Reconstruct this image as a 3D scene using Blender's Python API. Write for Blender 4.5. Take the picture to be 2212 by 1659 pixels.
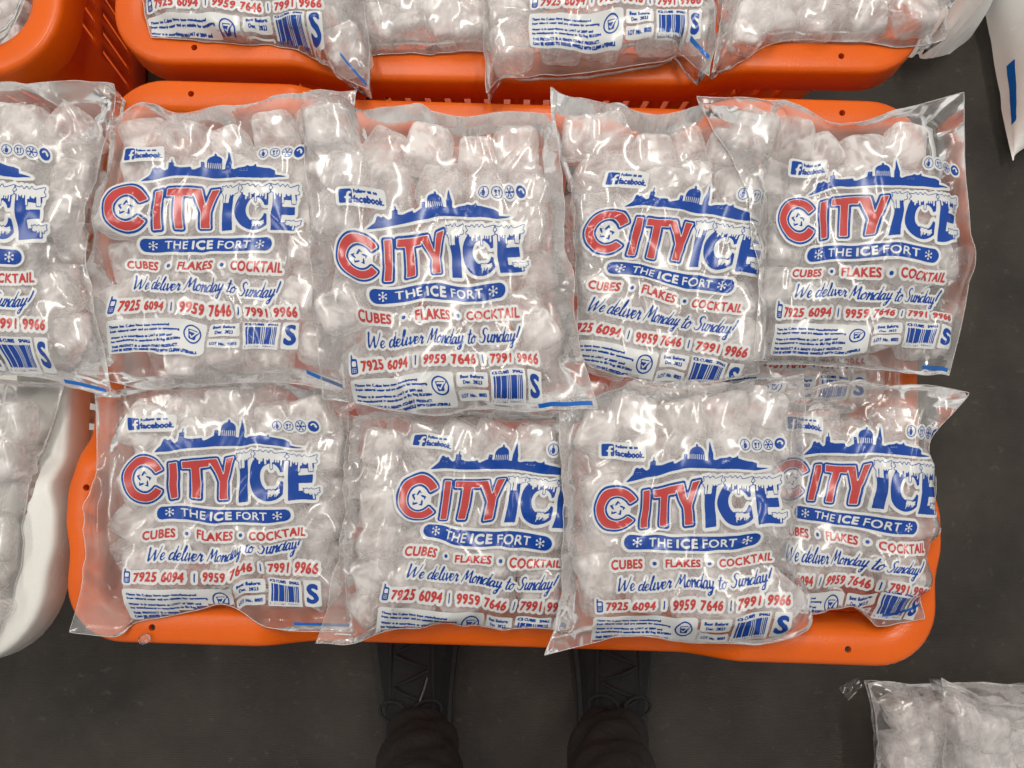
import bpy, bmesh, math, random
import numpy as np
from mathutils import Vector, Matrix, Euler, noise as mnoise

R = math.radians
sc = bpy.context.scene
for _o in list(bpy.data.objects):
    bpy.data.objects.remove(_o)
COL = sc.collection

# ------------------------------------------------------------------ camera
CAM_Z = 1.20
TILT = R(5.5)
FPX = 1671.0                                   # focal length in pixels of a 2212 px wide frame
cam_d = bpy.data.cameras.new('camera')
cam_d.sensor_width = 36.0
cam_d.lens = 36.0 * FPX / 2212.0
cam_d.clip_start = 0.02
cam_d.clip_end = 60
cam = bpy.data.objects.new('camera', cam_d)
cam.location = (0, 0, CAM_Z)
cam.rotation_euler = (TILT, 0, 0)
COL.objects.link(cam)
sc.camera = cam

# ------------------------------------------------------------------ world, lamps, exposure
wd = bpy.data.worlds.new('World')
sc.world = wd
wd.use_nodes = True
bg = wd.node_tree.nodes['Background']
bg.inputs['Color'].default_value = (1.0, 0.965, 0.925, 1)
bg.inputs['Strength'].default_value = 0.50

def tube_lamp(x, y, z, length, rz, power, width=0.09):
    d = bpy.data.lights.new('ceiling_lamp', 'AREA')
    d.shape = 'RECTANGLE'
    d.size = length
    d.size_y = width
    d.energy = power
    d.color = (1.0, 0.955, 0.875)
    o = bpy.data.objects.new('ceiling_lamp', d)
    o.location = (x, y, z)
    o.rotation_euler = (0, 0, rz)
    COL.objects.link(o)

tube_lamp(-0.55, 1.05, 2.7, 1.2, R(90), 21)
tube_lamp(0.75, 0.55, 2.7, 1.2, R(90), 18)
tube_lamp(-1.7, 0.3, 2.7, 1.2, R(90), 12)
tube_lamp(0.2, 2.3, 2.7, 1.2, R(90), 18)

sc.view_settings.view_transform = 'Standard'
sc.view_settings.look = 'None'
sc.view_settings.gamma = 1
sc.view_settings.exposure = 0.25
sc.view_settings.use_curve_mapping = False
sc.cycles.max_bounces = 24
sc.cycles.transparent_max_bounces = 24
sc.cycles.transmission_bounces = 24
sc.cycles.diffuse_bounces = 24
sc.cycles.glossy_bounces = 2
sc.cycles.caustics_reflective = False
sc.cycles.caustics_refractive = False
sc.cycles.sample_clamp_indirect = 6
sc.cycles.use_fast_gi = True              # deep scattering inside the packed ice
sc.cycles.fast_gi_method = 'REPLACE'
sc.cycles.ao_bounces = 2
sc.cycles.ao_bounces_render = 2
wd.light_settings.ao_factor = 1.3
wd.light_settings.distance = 0.025
sc.cycles.use_adaptive_sampling = True
sc.cycles.adaptive_threshold = 0.045
sc.cycles.adaptive_min_samples = 16
sc.cycles.use_denoising = True
try:
    sc.cycles.denoiser = 'OPENIMAGEDENOISE'
except Exception:
    pass

def at(x, y, z):
    """world point at height z under pixel (x, y) of a 2212 x 1659 frame"""
    u = (x - 1106.0) / FPX
    v = (829.5 - y) / FPX
    dy = v * math.cos(TILT) + math.sin(TILT)
    dz = v * math.sin(TILT) - math.cos(TILT)
    t = (z - CAM_Z) / dz
    return Vector((u * t, dy * t, z))

# ------------------------------------------------------------------ materials
def new_mat(name):
    m = bpy.data.materials.new(name)
    m.use_nodes = True
    nt = m.node_tree
    for n in list(nt.nodes):
        nt.nodes.remove(n)
    out = nt.nodes.new('ShaderNodeOutputMaterial')
    return m, nt, out

def nd(nt, kind, **kw):
    n = nt.nodes.new(kind)
    for k, v in kw.items():
        if k.startswith('_'):
            setattr(n, k[1:], v)
        else:
            n.inputs[k.replace('__', ' ')].default_value = v
    return n

def coords(nt, scale=(1, 1, 1)):
    tc = nt.nodes.new('ShaderNodeTexCoord')
    geo = nt.nodes.new('ShaderNodeNewGeometry')
    mp = nt.nodes.new('ShaderNodeMapping')
    mp.inputs['Scale'].default_value = scale
    nt.links.new(geo.outputs['Position'], mp.inputs['Vector'])
    return mp.outputs['Vector'], tc

def ramp(nt, fac, stops):
    r = nt.nodes.new('ShaderNodeValToRGB')
    el = r.color_ramp.elements
    while len(el) < len(stops):
        el.new(0.5)
    for e, (p, c) in zip(el, stops):
        e.position = p
        e.color = c if len(c) == 4 else (*c, 1)
    nt.links.new(fac, r.inputs['Fac'])
    return r.outputs['Color']

def mathn(nt, op, a, b=None, clamp=False):
    n = nt.nodes.new('ShaderNodeMath')
    n.operation = op
    n.use_clamp = clamp
    for i, v in enumerate((a, b)):
        if v is None:
            continue
        if isinstance(v, (int, float)):
            n.inputs[i].default_value = v
        else:
            nt.links.new(v, n.inputs[i])
    return n.outputs[0]

def crinkle_bump(nt, strength=0.5, dist=0.0012):
    """small creases in plastic film: stretched ridges at two sizes"""
    v, _ = coords(nt)
    n1 = nd(nt, 'ShaderNodeTexNoise', Scale=38.0, Detail=3.0, Roughness=0.55, Distortion=0.8)
    nt.links.new(v, n1.inputs['Vector'])
    rid = mathn(nt, 'ABSOLUTE', mathn(nt, 'SUBTRACT', n1.outputs['Fac'], 0.5))
    vo = nd(nt, 'ShaderNodeTexVoronoi', Scale=30.0)
    vo.feature = 'DISTANCE_TO_EDGE'
    nt.links.new(v, vo.inputs['Vector'])
    ve = mathn(nt, 'MINIMUM', vo.outputs['Distance'], 0.12)
    h = mathn(nt, 'ADD', mathn(nt, 'MULTIPLY', rid, 1.6), mathn(nt, 'MULTIPLY', ve, 1.6))
    b = nd(nt, 'ShaderNodeBump', Strength=strength, Distance=dist)
    nt.links.new(h, b.inputs['Height'])
    return b.outputs['Normal']

def film_material(name, haze=0.10, rough=0.13, gloss=1.0):
    """clear film: lets light straight through, a little milky, shiny; its creases are geometry"""
    m, nt, out = new_mat(name)
    tr = nd(nt, 'ShaderNodeBsdfTransparent', Color=(0.998, 0.998, 0.998, 1))
    df = nd(nt, 'ShaderNodeBsdfDiffuse', Color=(0.88, 0.85, 0.83, 1))
    gl = nd(nt, 'ShaderNodeBsdfGlossy', Color=(1, 1, 1, 1), Roughness=rough)
    fr = nd(nt, 'ShaderNodeFresnel', IOR=1.42)
    at_ = nt.nodes.new('ShaderNodeAttribute')          # condensation, as wear with its own patches
    at_.attribute_name = 'mist'
    hf = mathn(nt, 'MULTIPLY', mathn(nt, 'ADD', at_.outputs['Fac'], 0.5), haze)
    m1 = nt.nodes.new('ShaderNodeMixShader')
    nt.links.new(hf, m1.inputs['Fac'])
    nt.links.new(tr.outputs[0], m1.inputs[1])
    nt.links.new(df.outputs[0], m1.inputs[2])
    m2 = nt.nodes.new('ShaderNodeMixShader')
    nt.links.new(mathn(nt, 'MULTIPLY', fr.outputs[0], gloss, True), m2.inputs['Fac'])
    nt.links.new(m1.outputs[0], m2.inputs[1])
    nt.links.new(gl.outputs[0], m2.inputs[2])
    nt.links.new(m2.outputs[0], out.inputs['Surface'])
    return m

def ink_material(name, colour, rough=0.2):
    m, nt, out = new_mat(name)
    p = nd(nt, 'ShaderNodeBsdfPrincipled', Roughness=rough)
    p.inputs['Specular IOR Level'].default_value = 0.32
    v, _ = coords(nt)
    ns = nd(nt, 'ShaderNodeTexNoise', Scale=30.0, Detail=1.0)
    nt.links.new(v, ns.inputs['Vector'])
    lo = tuple(c * 0.90 for c in colour)
    nt.links.new(ramp(nt, ns.outputs['Fac'], [(0.3, lo), (0.7, colour)]), p.inputs['Base Color'])
    nt.links.new(p.outputs[0], out.inputs['Surface'])
    return m

def ice_material(name):
    m, nt, out = new_mat(name)
    oi = nt.nodes.new('ShaderNodeObjectInfo')
    at_ = nt.nodes.new('ShaderNodeAttribute')          # rime and clouding, laid down per vertex by cube_mesh
    at_.attribute_name = 'frost'
    df = nd(nt, 'ShaderNodeBsdfDiffuse', Color=(0.99, 0.95, 0.938, 1))  # pink tint here and below paints in orange light bounced off the crates
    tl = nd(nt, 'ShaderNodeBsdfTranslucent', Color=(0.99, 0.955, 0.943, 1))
    ts = nd(nt, 'ShaderNodeBsdfTransparent', Color=(0.995, 0.995, 0.995, 1))
    gl = nd(nt, 'ShaderNodeBsdfGlossy', Roughness=0.35)
    a = nt.nodes.new('ShaderNodeMixShader'); a.inputs['Fac'].default_value = 0.40
    nt.links.new(df.outputs[0], a.inputs[1]); nt.links.new(tl.outputs[0], a.inputs[2])
    fz = mathn(nt, 'ADD', at_.outputs['Fac'], mathn(nt, 'MULTIPLY', mathn(nt, 'SUBTRACT', oi.outputs['Random'], 0.5), 0.34))
    ff = ramp(nt, fz, [(0.22, (0.20,) * 3), (0.45, (0.34,) * 3), (0.60, (0.51,) * 3), (0.80, (0.86,) * 3)])
    c = nt.nodes.new('ShaderNodeMixShader')
    nt.links.new(ff, c.inputs['Fac'])
    nt.links.new(ts.outputs[0], c.inputs[1]); nt.links.new(a.outputs[0], c.inputs[2])
    d = nt.nodes.new('ShaderNodeMixShader')
    d.inputs['Fac'].default_value = 0.03
    nt.links.new(c.outputs[0], d.inputs[1]); nt.links.new(gl.outputs[0], d.inputs[2])
    nt.links.new(d.outputs[0], out.inputs['Surface'])
    return m

def plastic_material(name, colour, dark, rough=0.32, spots=True):
    m, nt, out = new_mat(name)
    v, _ = coords(nt)
    p = nd(nt, 'ShaderNodeBsdfPrincipled', Roughness=rough)
    p.inputs['Specular IOR Level'].default_value = 0.3
    n1 = nd(nt, 'ShaderNodeTexNoise', Scale=9.0, Detail=5.0, Roughness=0.6)
    n2 = nd(nt, 'ShaderNodeTexNoise', Scale=420.0, Detail=2.0)
    mp = nt.nodes.new('ShaderNodeMapping'); mp.inputs['Scale'].default_value = (14, 140, 60)
    nt.links.new(v, mp.inputs['Vector'])
    n3 = nd(nt, 'ShaderNodeTexNoise', Scale=1.0, Detail=6.0, Roughness=0.7)
    nt.links.new(mp.outputs[0], n3.inputs['Vector'])
    nt.links.new(v, n1.inputs['Vector']); nt.links.new(v, n2.inputs['Vector'])
    base = ramp(nt, n1.outputs['Fac'], [(0.3, dark), (0.65, colour)])
    mx = nt.nodes.new('ShaderNodeMix'); mx.data_type = 'RGBA'
    nt.links.new(ramp(nt, n3.outputs['Fac'], [(0.60, (0, 0, 0)), (0.78, (0.5, 0.5, 0.5))]), mx.inputs['Factor'])
    nt.links.new(base, mx.inputs['A'])
    sc_c = tuple(min(1, c * 1.25 + 0.03) for c in colour)
    mx.inputs['B'].default_value = (*sc_c, 1)
    nt.links.new(mx.outputs['Result'], p.inputs['Base Color'])
    nt.links.new(ramp(nt, n1.outputs['Fac'], [(0.3, (rough * 1.2,) * 3), (0.7, (rough * 0.8,) * 3)]), p.inputs['Roughness'])
    b = nd(nt, 'ShaderNodeBump', Strength=0.25, Distance=0.0008)
    nt.links.new(mathn(nt, 'ADD', n2.outputs['Fac'], mathn(nt, 'MULTIPLY', n3.outputs['Fac'], 0.6)), b.inputs['Height'])
    nt.links.new(b.outputs[0], p.inputs['Normal'])
    nt.links.new(p.outputs[0], out.inputs['Surface'])
    return m

def floor_material():
    m, nt, out = new_mat('floor_rubber')
    v, _ = coords(nt)
    p = nd(nt, 'ShaderNodeBsdfPrincipled', Roughness=0.55)
    p.inputs['Specular IOR Level'].default_value = 0.3
    n1 = nd(nt, 'ShaderNodeTexNoise', Scale=5.0, Detail=7.0, Roughness=0.65)
    n2 = nd(nt, 'ShaderNodeTexNoise', Scale=42.0, Detail=5.0, Roughness=0.7)
    nt.links.new(v, n1.inputs['Vector']); nt.links.new(v, n2.inputs['Vector'])
    base = ramp(nt, n1.outputs['Fac'], [(0.32, (0.014, 0.0118, 0.0094)), (0.68, (0.043, 0.0362, 0.0285))])
    mx = nt.nodes.new('ShaderNodeMix'); mx.data_type = 'RGBA'
    nt.links.new(ramp(nt, n2.outputs['Fac'], [(0.60, (0, 0, 0)), (0.76, (0.85, 0.85, 0.85))]), mx.inputs['Factor'])
    nt.links.new(base, mx.inputs['A'])
    mx.inputs['B'].default_value = (0.075, 0.066, 0.055, 1)
    nt.links.new(mx.outputs['Result'], p.inputs['Base Color'])
    wv = nd(nt, 'ShaderNodeTexWave', Scale=95.0, Distortion=2.5, Detail=2.0)
    wv.bands_direction = 'Y'
    nt.links.new(v, wv.inputs['Vector'])
    n3 = nd(nt, 'ShaderNodeTexNoise', Scale=260.0, Detail=2.0)
    nt.links.new(v, n3.inputs['Vector'])
    b = nd(nt, 'ShaderNodeBump', Strength=0.30, Distance=0.0004)
    nt.links.new(mathn(nt, 'ADD', wv.outputs['Fac'], mathn(nt, 'MULTIPLY', n3.outputs['Fac'], 1.2)), b.inputs['Height'])
    nt.links.new(b.outputs[0], p.inputs['Normal'])
    nt.links.new(p.outputs[0], out.inputs['Surface'])
    return m

def cloth_material(name, colour, rough=0.85, scale=900.0):
    m, nt, out = new_mat(name)
    v, _ = coords(nt)
    p = nd(nt, 'ShaderNodeBsdfPrincipled', Roughness=rough)
    n = nd(nt, 'ShaderNodeTexNoise', Scale=scale, Detail=2.0)
    nt.links.new(v, n.inputs['Vector'])
    lo = tuple(c * 0.6 for c in colour)
    nt.links.new(ramp(nt, n.outputs['Fac'], [(0.3, lo), (0.7, colour)]), p.inputs['Base Color'])
    n2 = nd(nt, 'ShaderNodeTexNoise', Scale=22.0, Detail=3.0, Distortion=1.0)
    nt.links.new(v, n2.inputs['Vector'])
    b = nd(nt, 'ShaderNodeBump', Strength=0.6, Distance=0.008)
    nt.links.new(n2.outputs['Fac'], b.inputs['Height'])
    nt.links.new(b.outputs[0], p.inputs['Normal'])
    nt.links.new(p.outputs[0], out.inputs['Surface'])
    return m

M = {
    'film': film_material('clear_film', 0.095),
    'film_back': film_material('clear_film_underside', 0.065),
    'film_empty': film_material('clear_film_scrap', 0.06),
    'seam': film_material('welded_film_edge', 0.55, rough=0.15),
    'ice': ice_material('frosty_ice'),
    'ink_white': ink_material('white_ink', (0.54, 0.55, 0.545)),
    'ink_blue': ink_material('blue_ink', (0.006, 0.045, 0.25)),
    'ink_red': ink_material('red_ink', (0.40, 0.046, 0.044)),
    'ink_cyan': ink_material('bright_blue_ink', (0.006, 0.10, 0.38)),
    'orange': plastic_material('orange_plastic', (0.60, 0.096, 0.0035), (0.52, 0.078, 0.003)),
    'white_plastic': plastic_material('white_plastic', (0.62, 0.61, 0.575), (0.57, 0.56, 0.525)),
    'sack': plastic_material('white_sack_film', (0.70, 0.70, 0.675), (0.60, 0.60, 0.58), rough=0.3),
    'sack_body': plastic_material('packed_white_ice', (0.72, 0.72, 0.70), (0.55, 0.55, 0.54), rough=0.5),
    'floor': floor_material(),
    'trouser': cloth_material('dark_trouser_cloth', (0.0085, 0.0066, 0.006)),
    'shoe': cloth_material('black_shoe_mesh', (0.007, 0.0075, 0.0085), rough=0.85, scale=700.0),
    'sole': plastic_material('dark_rubber_sole', (0.028, 0.029, 0.03), (0.018, 0.018, 0.018), rough=0.5),
    'aglet': plastic_material('pale_lace_tip', (0.09, 0.088, 0.085), (0.08, 0.078, 0.075)),
    'lace': cloth_material('black_lace', (0.0095, 0.0095, 0.010)),
}

# ------------------------------------------------------------------ object helpers
def empty(name, loc, label=None, cat=None, group=None):
    o = bpy.data.objects.new(name, None)
    o.empty_display_size = 0.02
    o.location = loc
    COL.objects.link(o)
    if label:
        o['label'] = label
    if cat:
        o['category'] = cat
    if group:
        o['group'] = group
    return o

def link_mesh(name, me, mats, parent=None, smooth=True):
    o = bpy.data.objects.new(name, me)
    COL.objects.link(o)
    if not isinstance(mats, (list, tuple)):
        mats = [mats]
    if not me.materials:
        for m in mats:
            me.materials.append(m)
    if smooth:
        me.shade_smooth()
    if parent is not None:
        o.parent = parent
        o.matrix_parent_inverse = Matrix.Translation(-Vector(parent.location))
    return o

def array_mesh(name, verts, faces_by_size, mat_by_size=None):
    """verts (n,3); faces_by_size: list of int arrays (m,k)"""
    me = bpy.data.meshes.new(name)
    verts = np.asarray(verts, dtype=np.float32)
    me.vertices.add(len(verts))
    me.vertices.foreach_set('co', verts.ravel())
    loops, starts, mats, pos = [], [], [], 0
    for i, f in enumerate(faces_by_size):
        f = np.asarray(f, dtype=np.int32)
        if not len(f):
            continue
        k = f.shape[1]
        loops.append(f.ravel())
        starts.append(pos + np.arange(len(f), dtype=np.int32) * k)
        pos += len(f) * k
        mats.append(np.zeros(len(f), np.int32) if mat_by_size is None else np.asarray(mat_by_size[i], np.int32))
    loops = np.concatenate(loops); starts = np.concatenate(starts); mats = np.concatenate(mats)
    me.loops.add(len(loops))
    me.loops.foreach_set('vertex_index', loops)
    me.polygons.add(len(starts))
    me.polygons.foreach_set('loop_start', starts)
    me.polygons.foreach_set('material_index', mats)
    me.update(calc_edges=True)
    me.validate()
    return me

def tube(pts, r, n=6, closed=False, name='tube'):
    """tube mesh along points"""
    pts = [Vector(p) for p in pts]
    V, F = [], []
    N = len(pts)
    for i, p in enumerate(pts):
        a = pts[(i - 1) % N] if (closed or i > 0) else p
        b = pts[(i + 1) % N] if (closed or i < N - 1) else p
        d = (b - a)
        d = d.normalized() if d.length > 1e-9 else Vector((1, 0, 0))
        s = d.cross(Vector((0, 0, 1)))
        s = s.normalized() if s.length > 1e-4 else Vector((1, 0, 0))
        u = s.cross(d)
        rr = r[i] if isinstance(r, (list, tuple)) else r
        for k in range(n):
            w = 2 * math.pi * k / n
            V.append(p + s * (rr * math.cos(w)) + u * (rr * math.sin(w)))
    m = N if closed else N - 1
    for i in range(m):
        for k in range(n):
            i2 = (i + 1) % N
            F.append((i * n + k, i * n + (k + 1) % n, i2 * n + (k + 1) % n, i2 * n + k))
    return array_mesh(name, np.array([tuple(v) for v in V]), [np.array(F)])

def vnoise(x, y, seed):
    """smooth value noise in [-1, 1] on numpy arrays"""
    def h(i, j):
        n = (i.astype(np.int64) * 374761393 + j.astype(np.int64) * 668265263 + seed * 1442695041) & 0x7fffffff
        n = ((n ^ (n >> 13)) * 1274126177) & 0x7fffffff
        return ((n ^ (n >> 16)) & 0xffff) / 32767.5 - 1.0
    i = np.floor(x); j = np.floor(y)
    fx = x - i; fy = y - j
    fx = fx * fx * fx * (fx * (fx * 6 - 15) + 10); fy = fy * fy * fy * (fy * (fy * 6 - 15) + 10)
    a = h(i, j); b = h(i + 1, j); c = h(i, j + 1); d = h(i + 1, j + 1)
    return (a * (1 - fx) + b * fx) * (1 - fy) + (c * (1 - fx) + d * fx) * fy

# ------------------------------------------------------------------ the printed artwork (flat template, later draped on each bag)
CW, CH = 1064, 1064
YY, XX = np.mgrid[0:CH, 0:CW].astype(np.float32)
XX += 0.5; YY += 0.5

def blank():
    return np.zeros((CH, CW), bool)

def fill_poly(mask, pts):
    p = np.array(pts, float)
    x0, y0 = np.floor(p.min(0)).astype(int) - 1
    x1, y1 = np.ceil(p.max(0)).astype(int) + 1
    x0, y0 = max(0, x0), max(0, y0); x1, y1 = min(CW, x1), min(CH, y1)
    if x1 <= x0 or y1 <= y0:
        return
    X = XX[y0:y1, x0:x1]; Y = YY[y0:y1, x0:x1]
    ins = np.zeros(X.shape, bool)
    n = len(p)
    for i in range(n):
        ax, ay = p[i]; bx, by = p[(i + 1) % n]
        if ay == by:
            continue
        c = ((ay > Y) != (by > Y)) & (X < (bx - ax) * (Y - ay) / (by - ay) + ax)
        ins ^= c
    mask[y0:y1, x0:x1] |= ins

def fill_tris(mask, V, T):
    for t in T:
        a, b, c = V[t[0]], V[t[1]], V[t[2]]
        x0 = int(max(0, min(a[0], b[0], c[0]) - 1)); x1 = int(min(CW, max(a[0], b[0], c[0]) + 2))
        y0 = int(max(0, min(a[1], b[1], c[1]) - 1)); y1 = int(min(CH, max(a[1], b[1], c[1]) + 2))
        if x1 <= x0 or y1 <= y0:
            continue
        X = XX[y0:y1, x0:x1]; Y = YY[y0:y1, x0:x1]
        e0 = (b[0] - a[0]) * (Y - a[1]) - (b[1] - a[1]) * (X - a[0])
        e1 = (c[0] - b[0]) * (Y - b[1]) - (c[1] - b[1]) * (X - b[0])
        e2 = (a[0] - c[0]) * (Y - c[1]) - (a[1] - c[1]) * (X - c[0])
        mask[y0:y1, x0:x1] |= ((e0 >= 0) & (e1 >= 0) & (e2 >= 0)) | ((e0 <= 0) & (e1 <= 0) & (e2 <= 0))

def capsule(mask, a, b, r):
    x0 = int(max(0, min(a[0], b[0]) - r - 1)); x1 = int(min(CW, max(a[0], b[0]) + r + 2))
    y0 = int(max(0, min(a[1], b[1]) - r - 1)); y1 = int(min(CH, max(a[1], b[1]) + r + 2))
    if x1 <= x0 or y1 <= y0:
        return
    X = XX[y0:y1, x0:x1] - a[0]; Y = YY[y0:y1, x0:x1] - a[1]
    dx, dy = b[0] - a[0], b[1] - a[1]
    L = dx * dx + dy * dy
    t = np.clip((X * dx + Y * dy) / L, 0, 1) if L > 1e-9 else 0
    mask[y0:y1, x0:x1] |= (X - t * dx) ** 2 + (Y - t * dy) ** 2 <= r * r

def ellipse(mask, cx, cy, rx, ry=None):
    ry = rx if ry is None else ry
    mask |= ((XX - cx) / rx) ** 2 + ((YY - cy) / ry) ** 2 <= 1

def rrect(mask, x0, y0, x1, y1, r):
    dx = np.maximum(np.maximum(x0 + r - XX, XX - (x1 - r)), 0)
    dy = np.maximum(np.maximum(y0 + r - YY, YY - (y1 - r)), 0)
    mask |= dx * dx + dy * dy <= r * r

def dil(mask, r):
    ys = np.flatnonzero(mask.any(1)); xs = np.flatnonzero(mask.any(0))
    if not len(ys):
        return mask.copy()
    k = int(math.ceil(r)) + 1
    y0, y1 = max(0, ys[0] - k), min(CH, ys[-1] + k + 1)
    x0, x1 = max(0, xs[0] - k), min(CW, xs[-1] + k + 1)
    sub = mask[y0:y1, x0:x1]
    h, w = sub.shape
    out = np.zeros((h, w), bool)
    cs = np.zeros((h, w + 1), np.int32)
    cs[:, 1:] = np.cumsum(sub, 1)
    ix = np.arange(w)
    for dy in range(-int(r), int(r) + 1):
        hw = int(math.sqrt(max(0, r * r - dy * dy)))
        run = (cs[:, np.minimum(ix + hw + 1, w)] - cs[:, np.maximum(ix - hw, 0)]) > 0
        if dy >= 0:
            out[dy:] |= run[:h - dy]
        else:
            out[:dy] |= run[-dy:]
    res = np.zeros_like(mask)
    res[y0:y1, x0:x1] = out
    return res

def text_shape(s, space=1.0):
    cu = bpy.data.curves.new('lettering', 'FONT')
    cu.body = s
    cu.space_character = space
    cu.resolution_u = 3
    ob = bpy.data.objects.new('lettering', cu)
    COL.objects.link(ob)
    dg = bpy.context.evaluated_depsgraph_get()
    ev = ob.evaluated_get(dg)
    me = ev.to_mesh()
    me.calc_loop_triangles()
    V = np.array([(v.co.x, v.co.y) for v in me.vertices])
    T = [tuple(t.vertices) for t in me.loop_triangles]
    ev.to_mesh_clear()
    bpy.data.objects.remove(ob)
    bpy.data.curves.remove(cu)
    return V, T

def text(mask, s, x0, x1, ytop, ybase, bold=0, shear=0.0, rise=0.0):
    """letters fitted so that capitals span ytop..ybase"""
    V, T = text_shape(s, 1.0 + 0.035 * bold)
    capV, _ = text_shape('H')
    cap = capV[:, 1].max()
    sy = (ybase - ytop) / cap
    P = np.empty_like(V)
    xs = V[:, 0] + shear * V[:, 1] * 0
    lo, hi = xs.min(), xs.max()
    P[:, 0] = x0 + (xs - lo) / (hi - lo) * (x1 - x0) + shear * V[:, 1] * sy
    P[:, 1] = ybase - V[:, 1] * sy + rise * (P[:, 0] - x0)
    m = blank()
    fill_tris(m, P, T)
    if bold:
        m = dil(m, bold)
    mask |= m

def smooth_curve(pts, n=10):
    pts = [np.array(p, float) for p in pts]
    P = [2 * pts[0] - pts[1]] + pts + [2 * pts[-1] - pts[-2]]
    out = []
    for i in range(1, len(P) - 2):
        for k in range(n):
            t = k / n
            out.append(0.5 * (2 * P[i] + (P[i + 1] - P[i - 1]) * t + (2 * P[i - 1] - 5 * P[i] + 4 * P[i + 1] - P[i + 2]) * t * t
                              + (3 * P[i] - P[i - 1] - 3 * P[i + 1] + P[i + 2]) * t ** 3))
    out.append(pts[-1])
    return out

BRUSH = {
    'W': (1.75, [[(0, 1.8), (.12, 1.95), (.15, 1.0), (.3, .05), (.6, .8), (.85, 1.5), (.9, .9), (1.05, .05), (1.4, 1.0), (1.62, 2.0)]]),
    'e': (.62, [[(0, .35), (.35, .55), (.45, .85), (.25, 1.0), (.05, .7), (.05, .25), (.3, 0), (.62, .3)]]),
    'd': (.84, [[(.5, .85), (.25, 1), (.02, .6), (.05, .1), (.3, .05), (.5, .5), (.62, 1.2), (.7, 2.0)], [(.64, 1.3), (.55, .3), (.7, .0), (.86, .3)]]),
    'l': (.50, [[(0, .3), (.3, 1.2), (.4, 1.9), (.25, 2.0), (.15, 1.2), (.15, .2), (.35, 0), (.55, .3)]]),
    'i': (.46, [[(0, .4), (.15, 1), (.12, .2), (.3, 0), (.5, .3)], [(.22, 1.42), (.25, 1.45)]]),
    'v': (.70, [[(0, .8), (.1, 1), (.2, .4), (.3, 0), (.55, .6), (.6, 1.0), (.75, .85)]]),
    'r': (.64, [[(0, .3), (.15, 1.05), (.25, .85), (.45, .85), (.4, .3), (.5, 0), (.7, .3)]]),
    'M': (1.40, [[(0, 0), (.2, 1.2), (.35, 1.9), (.45, 1), (.5, .5), (.8, 1.3), (1.0, 1.8), (1.05, 1), (1.1, .2), (1.25, 0), (1.42, .3)]]),
    'o': (.66, [[(.3, 1), (.02, .6), (.1, .05), (.4, .1), (.5, .6), (.3, 1), (.45, .8), (.7, .85)]]),
    'n': (.76, [[(0, .9), (.1, 1), (.1, .4), (.08, 0), (.25, .7), (.45, 1), (.5, .5), (.5, .1), (.65, 0), (.8, .3)]]),
    'a': (.76, [[(.5, .85), (.25, 1), (.02, .55), (.08, .05), (.3, .1), (.5, .9), (.48, .2), (.62, 0), (.8, .3)]]),
    'y': (.74, [[(0, .9), (.1, 1), (.1, .3), (.25, .05), (.5, .6), (.55, 1), (.5, 0), (.35, -.8), (.1, -.9), (.1, -.55), (.5, -.05), (.78, .3)]]),
    't': (.52, [[(.2, 1.7), (.15, .8), (.15, .1), (.35, 0), (.55, .35)], [(-.1, 1.2), (.5, 1.25)]]),
    'S': (.95, [[(.8, 1.7), (.55, 1.95), (.25, 1.7), (.35, 1.2), (.65, .8), (.55, .1), (.2, 0), (-.05, .3)]]),
    'u': (.76, [[(0, .9), (.1, 1), (.08, .3), (.25, 0), (.5, .6), (.55, 1), (.5, .2), (.65, 0), (.8, .3)]]),
    '!': (.45, [[(.3, 2.0), (.17, .6)], [(.1, .05), (.11, .06)]]),
    ' ': (.55, []),
}

def brush_text(mask, s, x0, x1, base, xh, shear=0.22, rise=0.0):
    wid = sum(BRUSH[c][0] for c in s)
    k = (x1 - x0) / wid
    cx = 0.0
    for c in s:
        adv, strokes = BRUSH[c]
        for st in strokes:
            pts = smooth_curve(st, 9)
            prev = None
            for q in pts:
                px = x0 + (cx + q[0]) * k + shear * q[1] * xh
                py = base - q[1] * xh + rise * (px - x0)
                if prev is not None:
                    dn = (py - prev[1]) / (math.hypot(px - prev[0], py - prev[1]) + 1e-6)
                    capsule(mask, prev, (px, py), 2.0 + 2.1 * max(0, dn))
                prev = (px, py)
        cx += adv

def snow_cap(x0, x1, y0, h, seed):
    """white snow with ragged ears and drips"""
    rnd = random.Random(seed)
    m = blank()
    w = x1 - x0
    top = [(x0 - w * .08, y0 + h * .06), (x0 + w * .12, y0 + h * .10)]
    n = max(2, int(w / 34))
    for i in range(n):
        top += [(x0 + w * (.2 + .6 * i / n), y0 + h * .02), (x0 + w * (.2 + .6 * (i + .5) / n), y0 + h * .16)]
    top += [(x1 - w * .06, y0 + h * .08), (x1 + w * .12, y0 + h * .02), (x1 + w * .05, y0 + h * .26), (x1 + w * .12, y0 + h * .36)]
    bot = [(x1 - w * .02, y0 + h * .48), (x0 + w * .04, y0 + h * .46), (x0 - w * .05, y0 + h * .36), (x0 + w * .03, y0 + h * .25)]
    fill_poly(m, smooth_curve([np.array(p) for p in top + bot + [top[0]]], 4))
    x = x0 + w * .08
    while x < x1 - w * .02:
        r = rnd.uniform(.040, .062) * min(h, 100)
        capsule(m, (x, y0 + h * .35), (x + rnd.uniform(-2, 2), y0 + h * rnd.choice((.58, .66, .80, 1.0)) - r), r)
        x += r * 2 + rnd.uniform(.5, 5)
    return m

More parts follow.
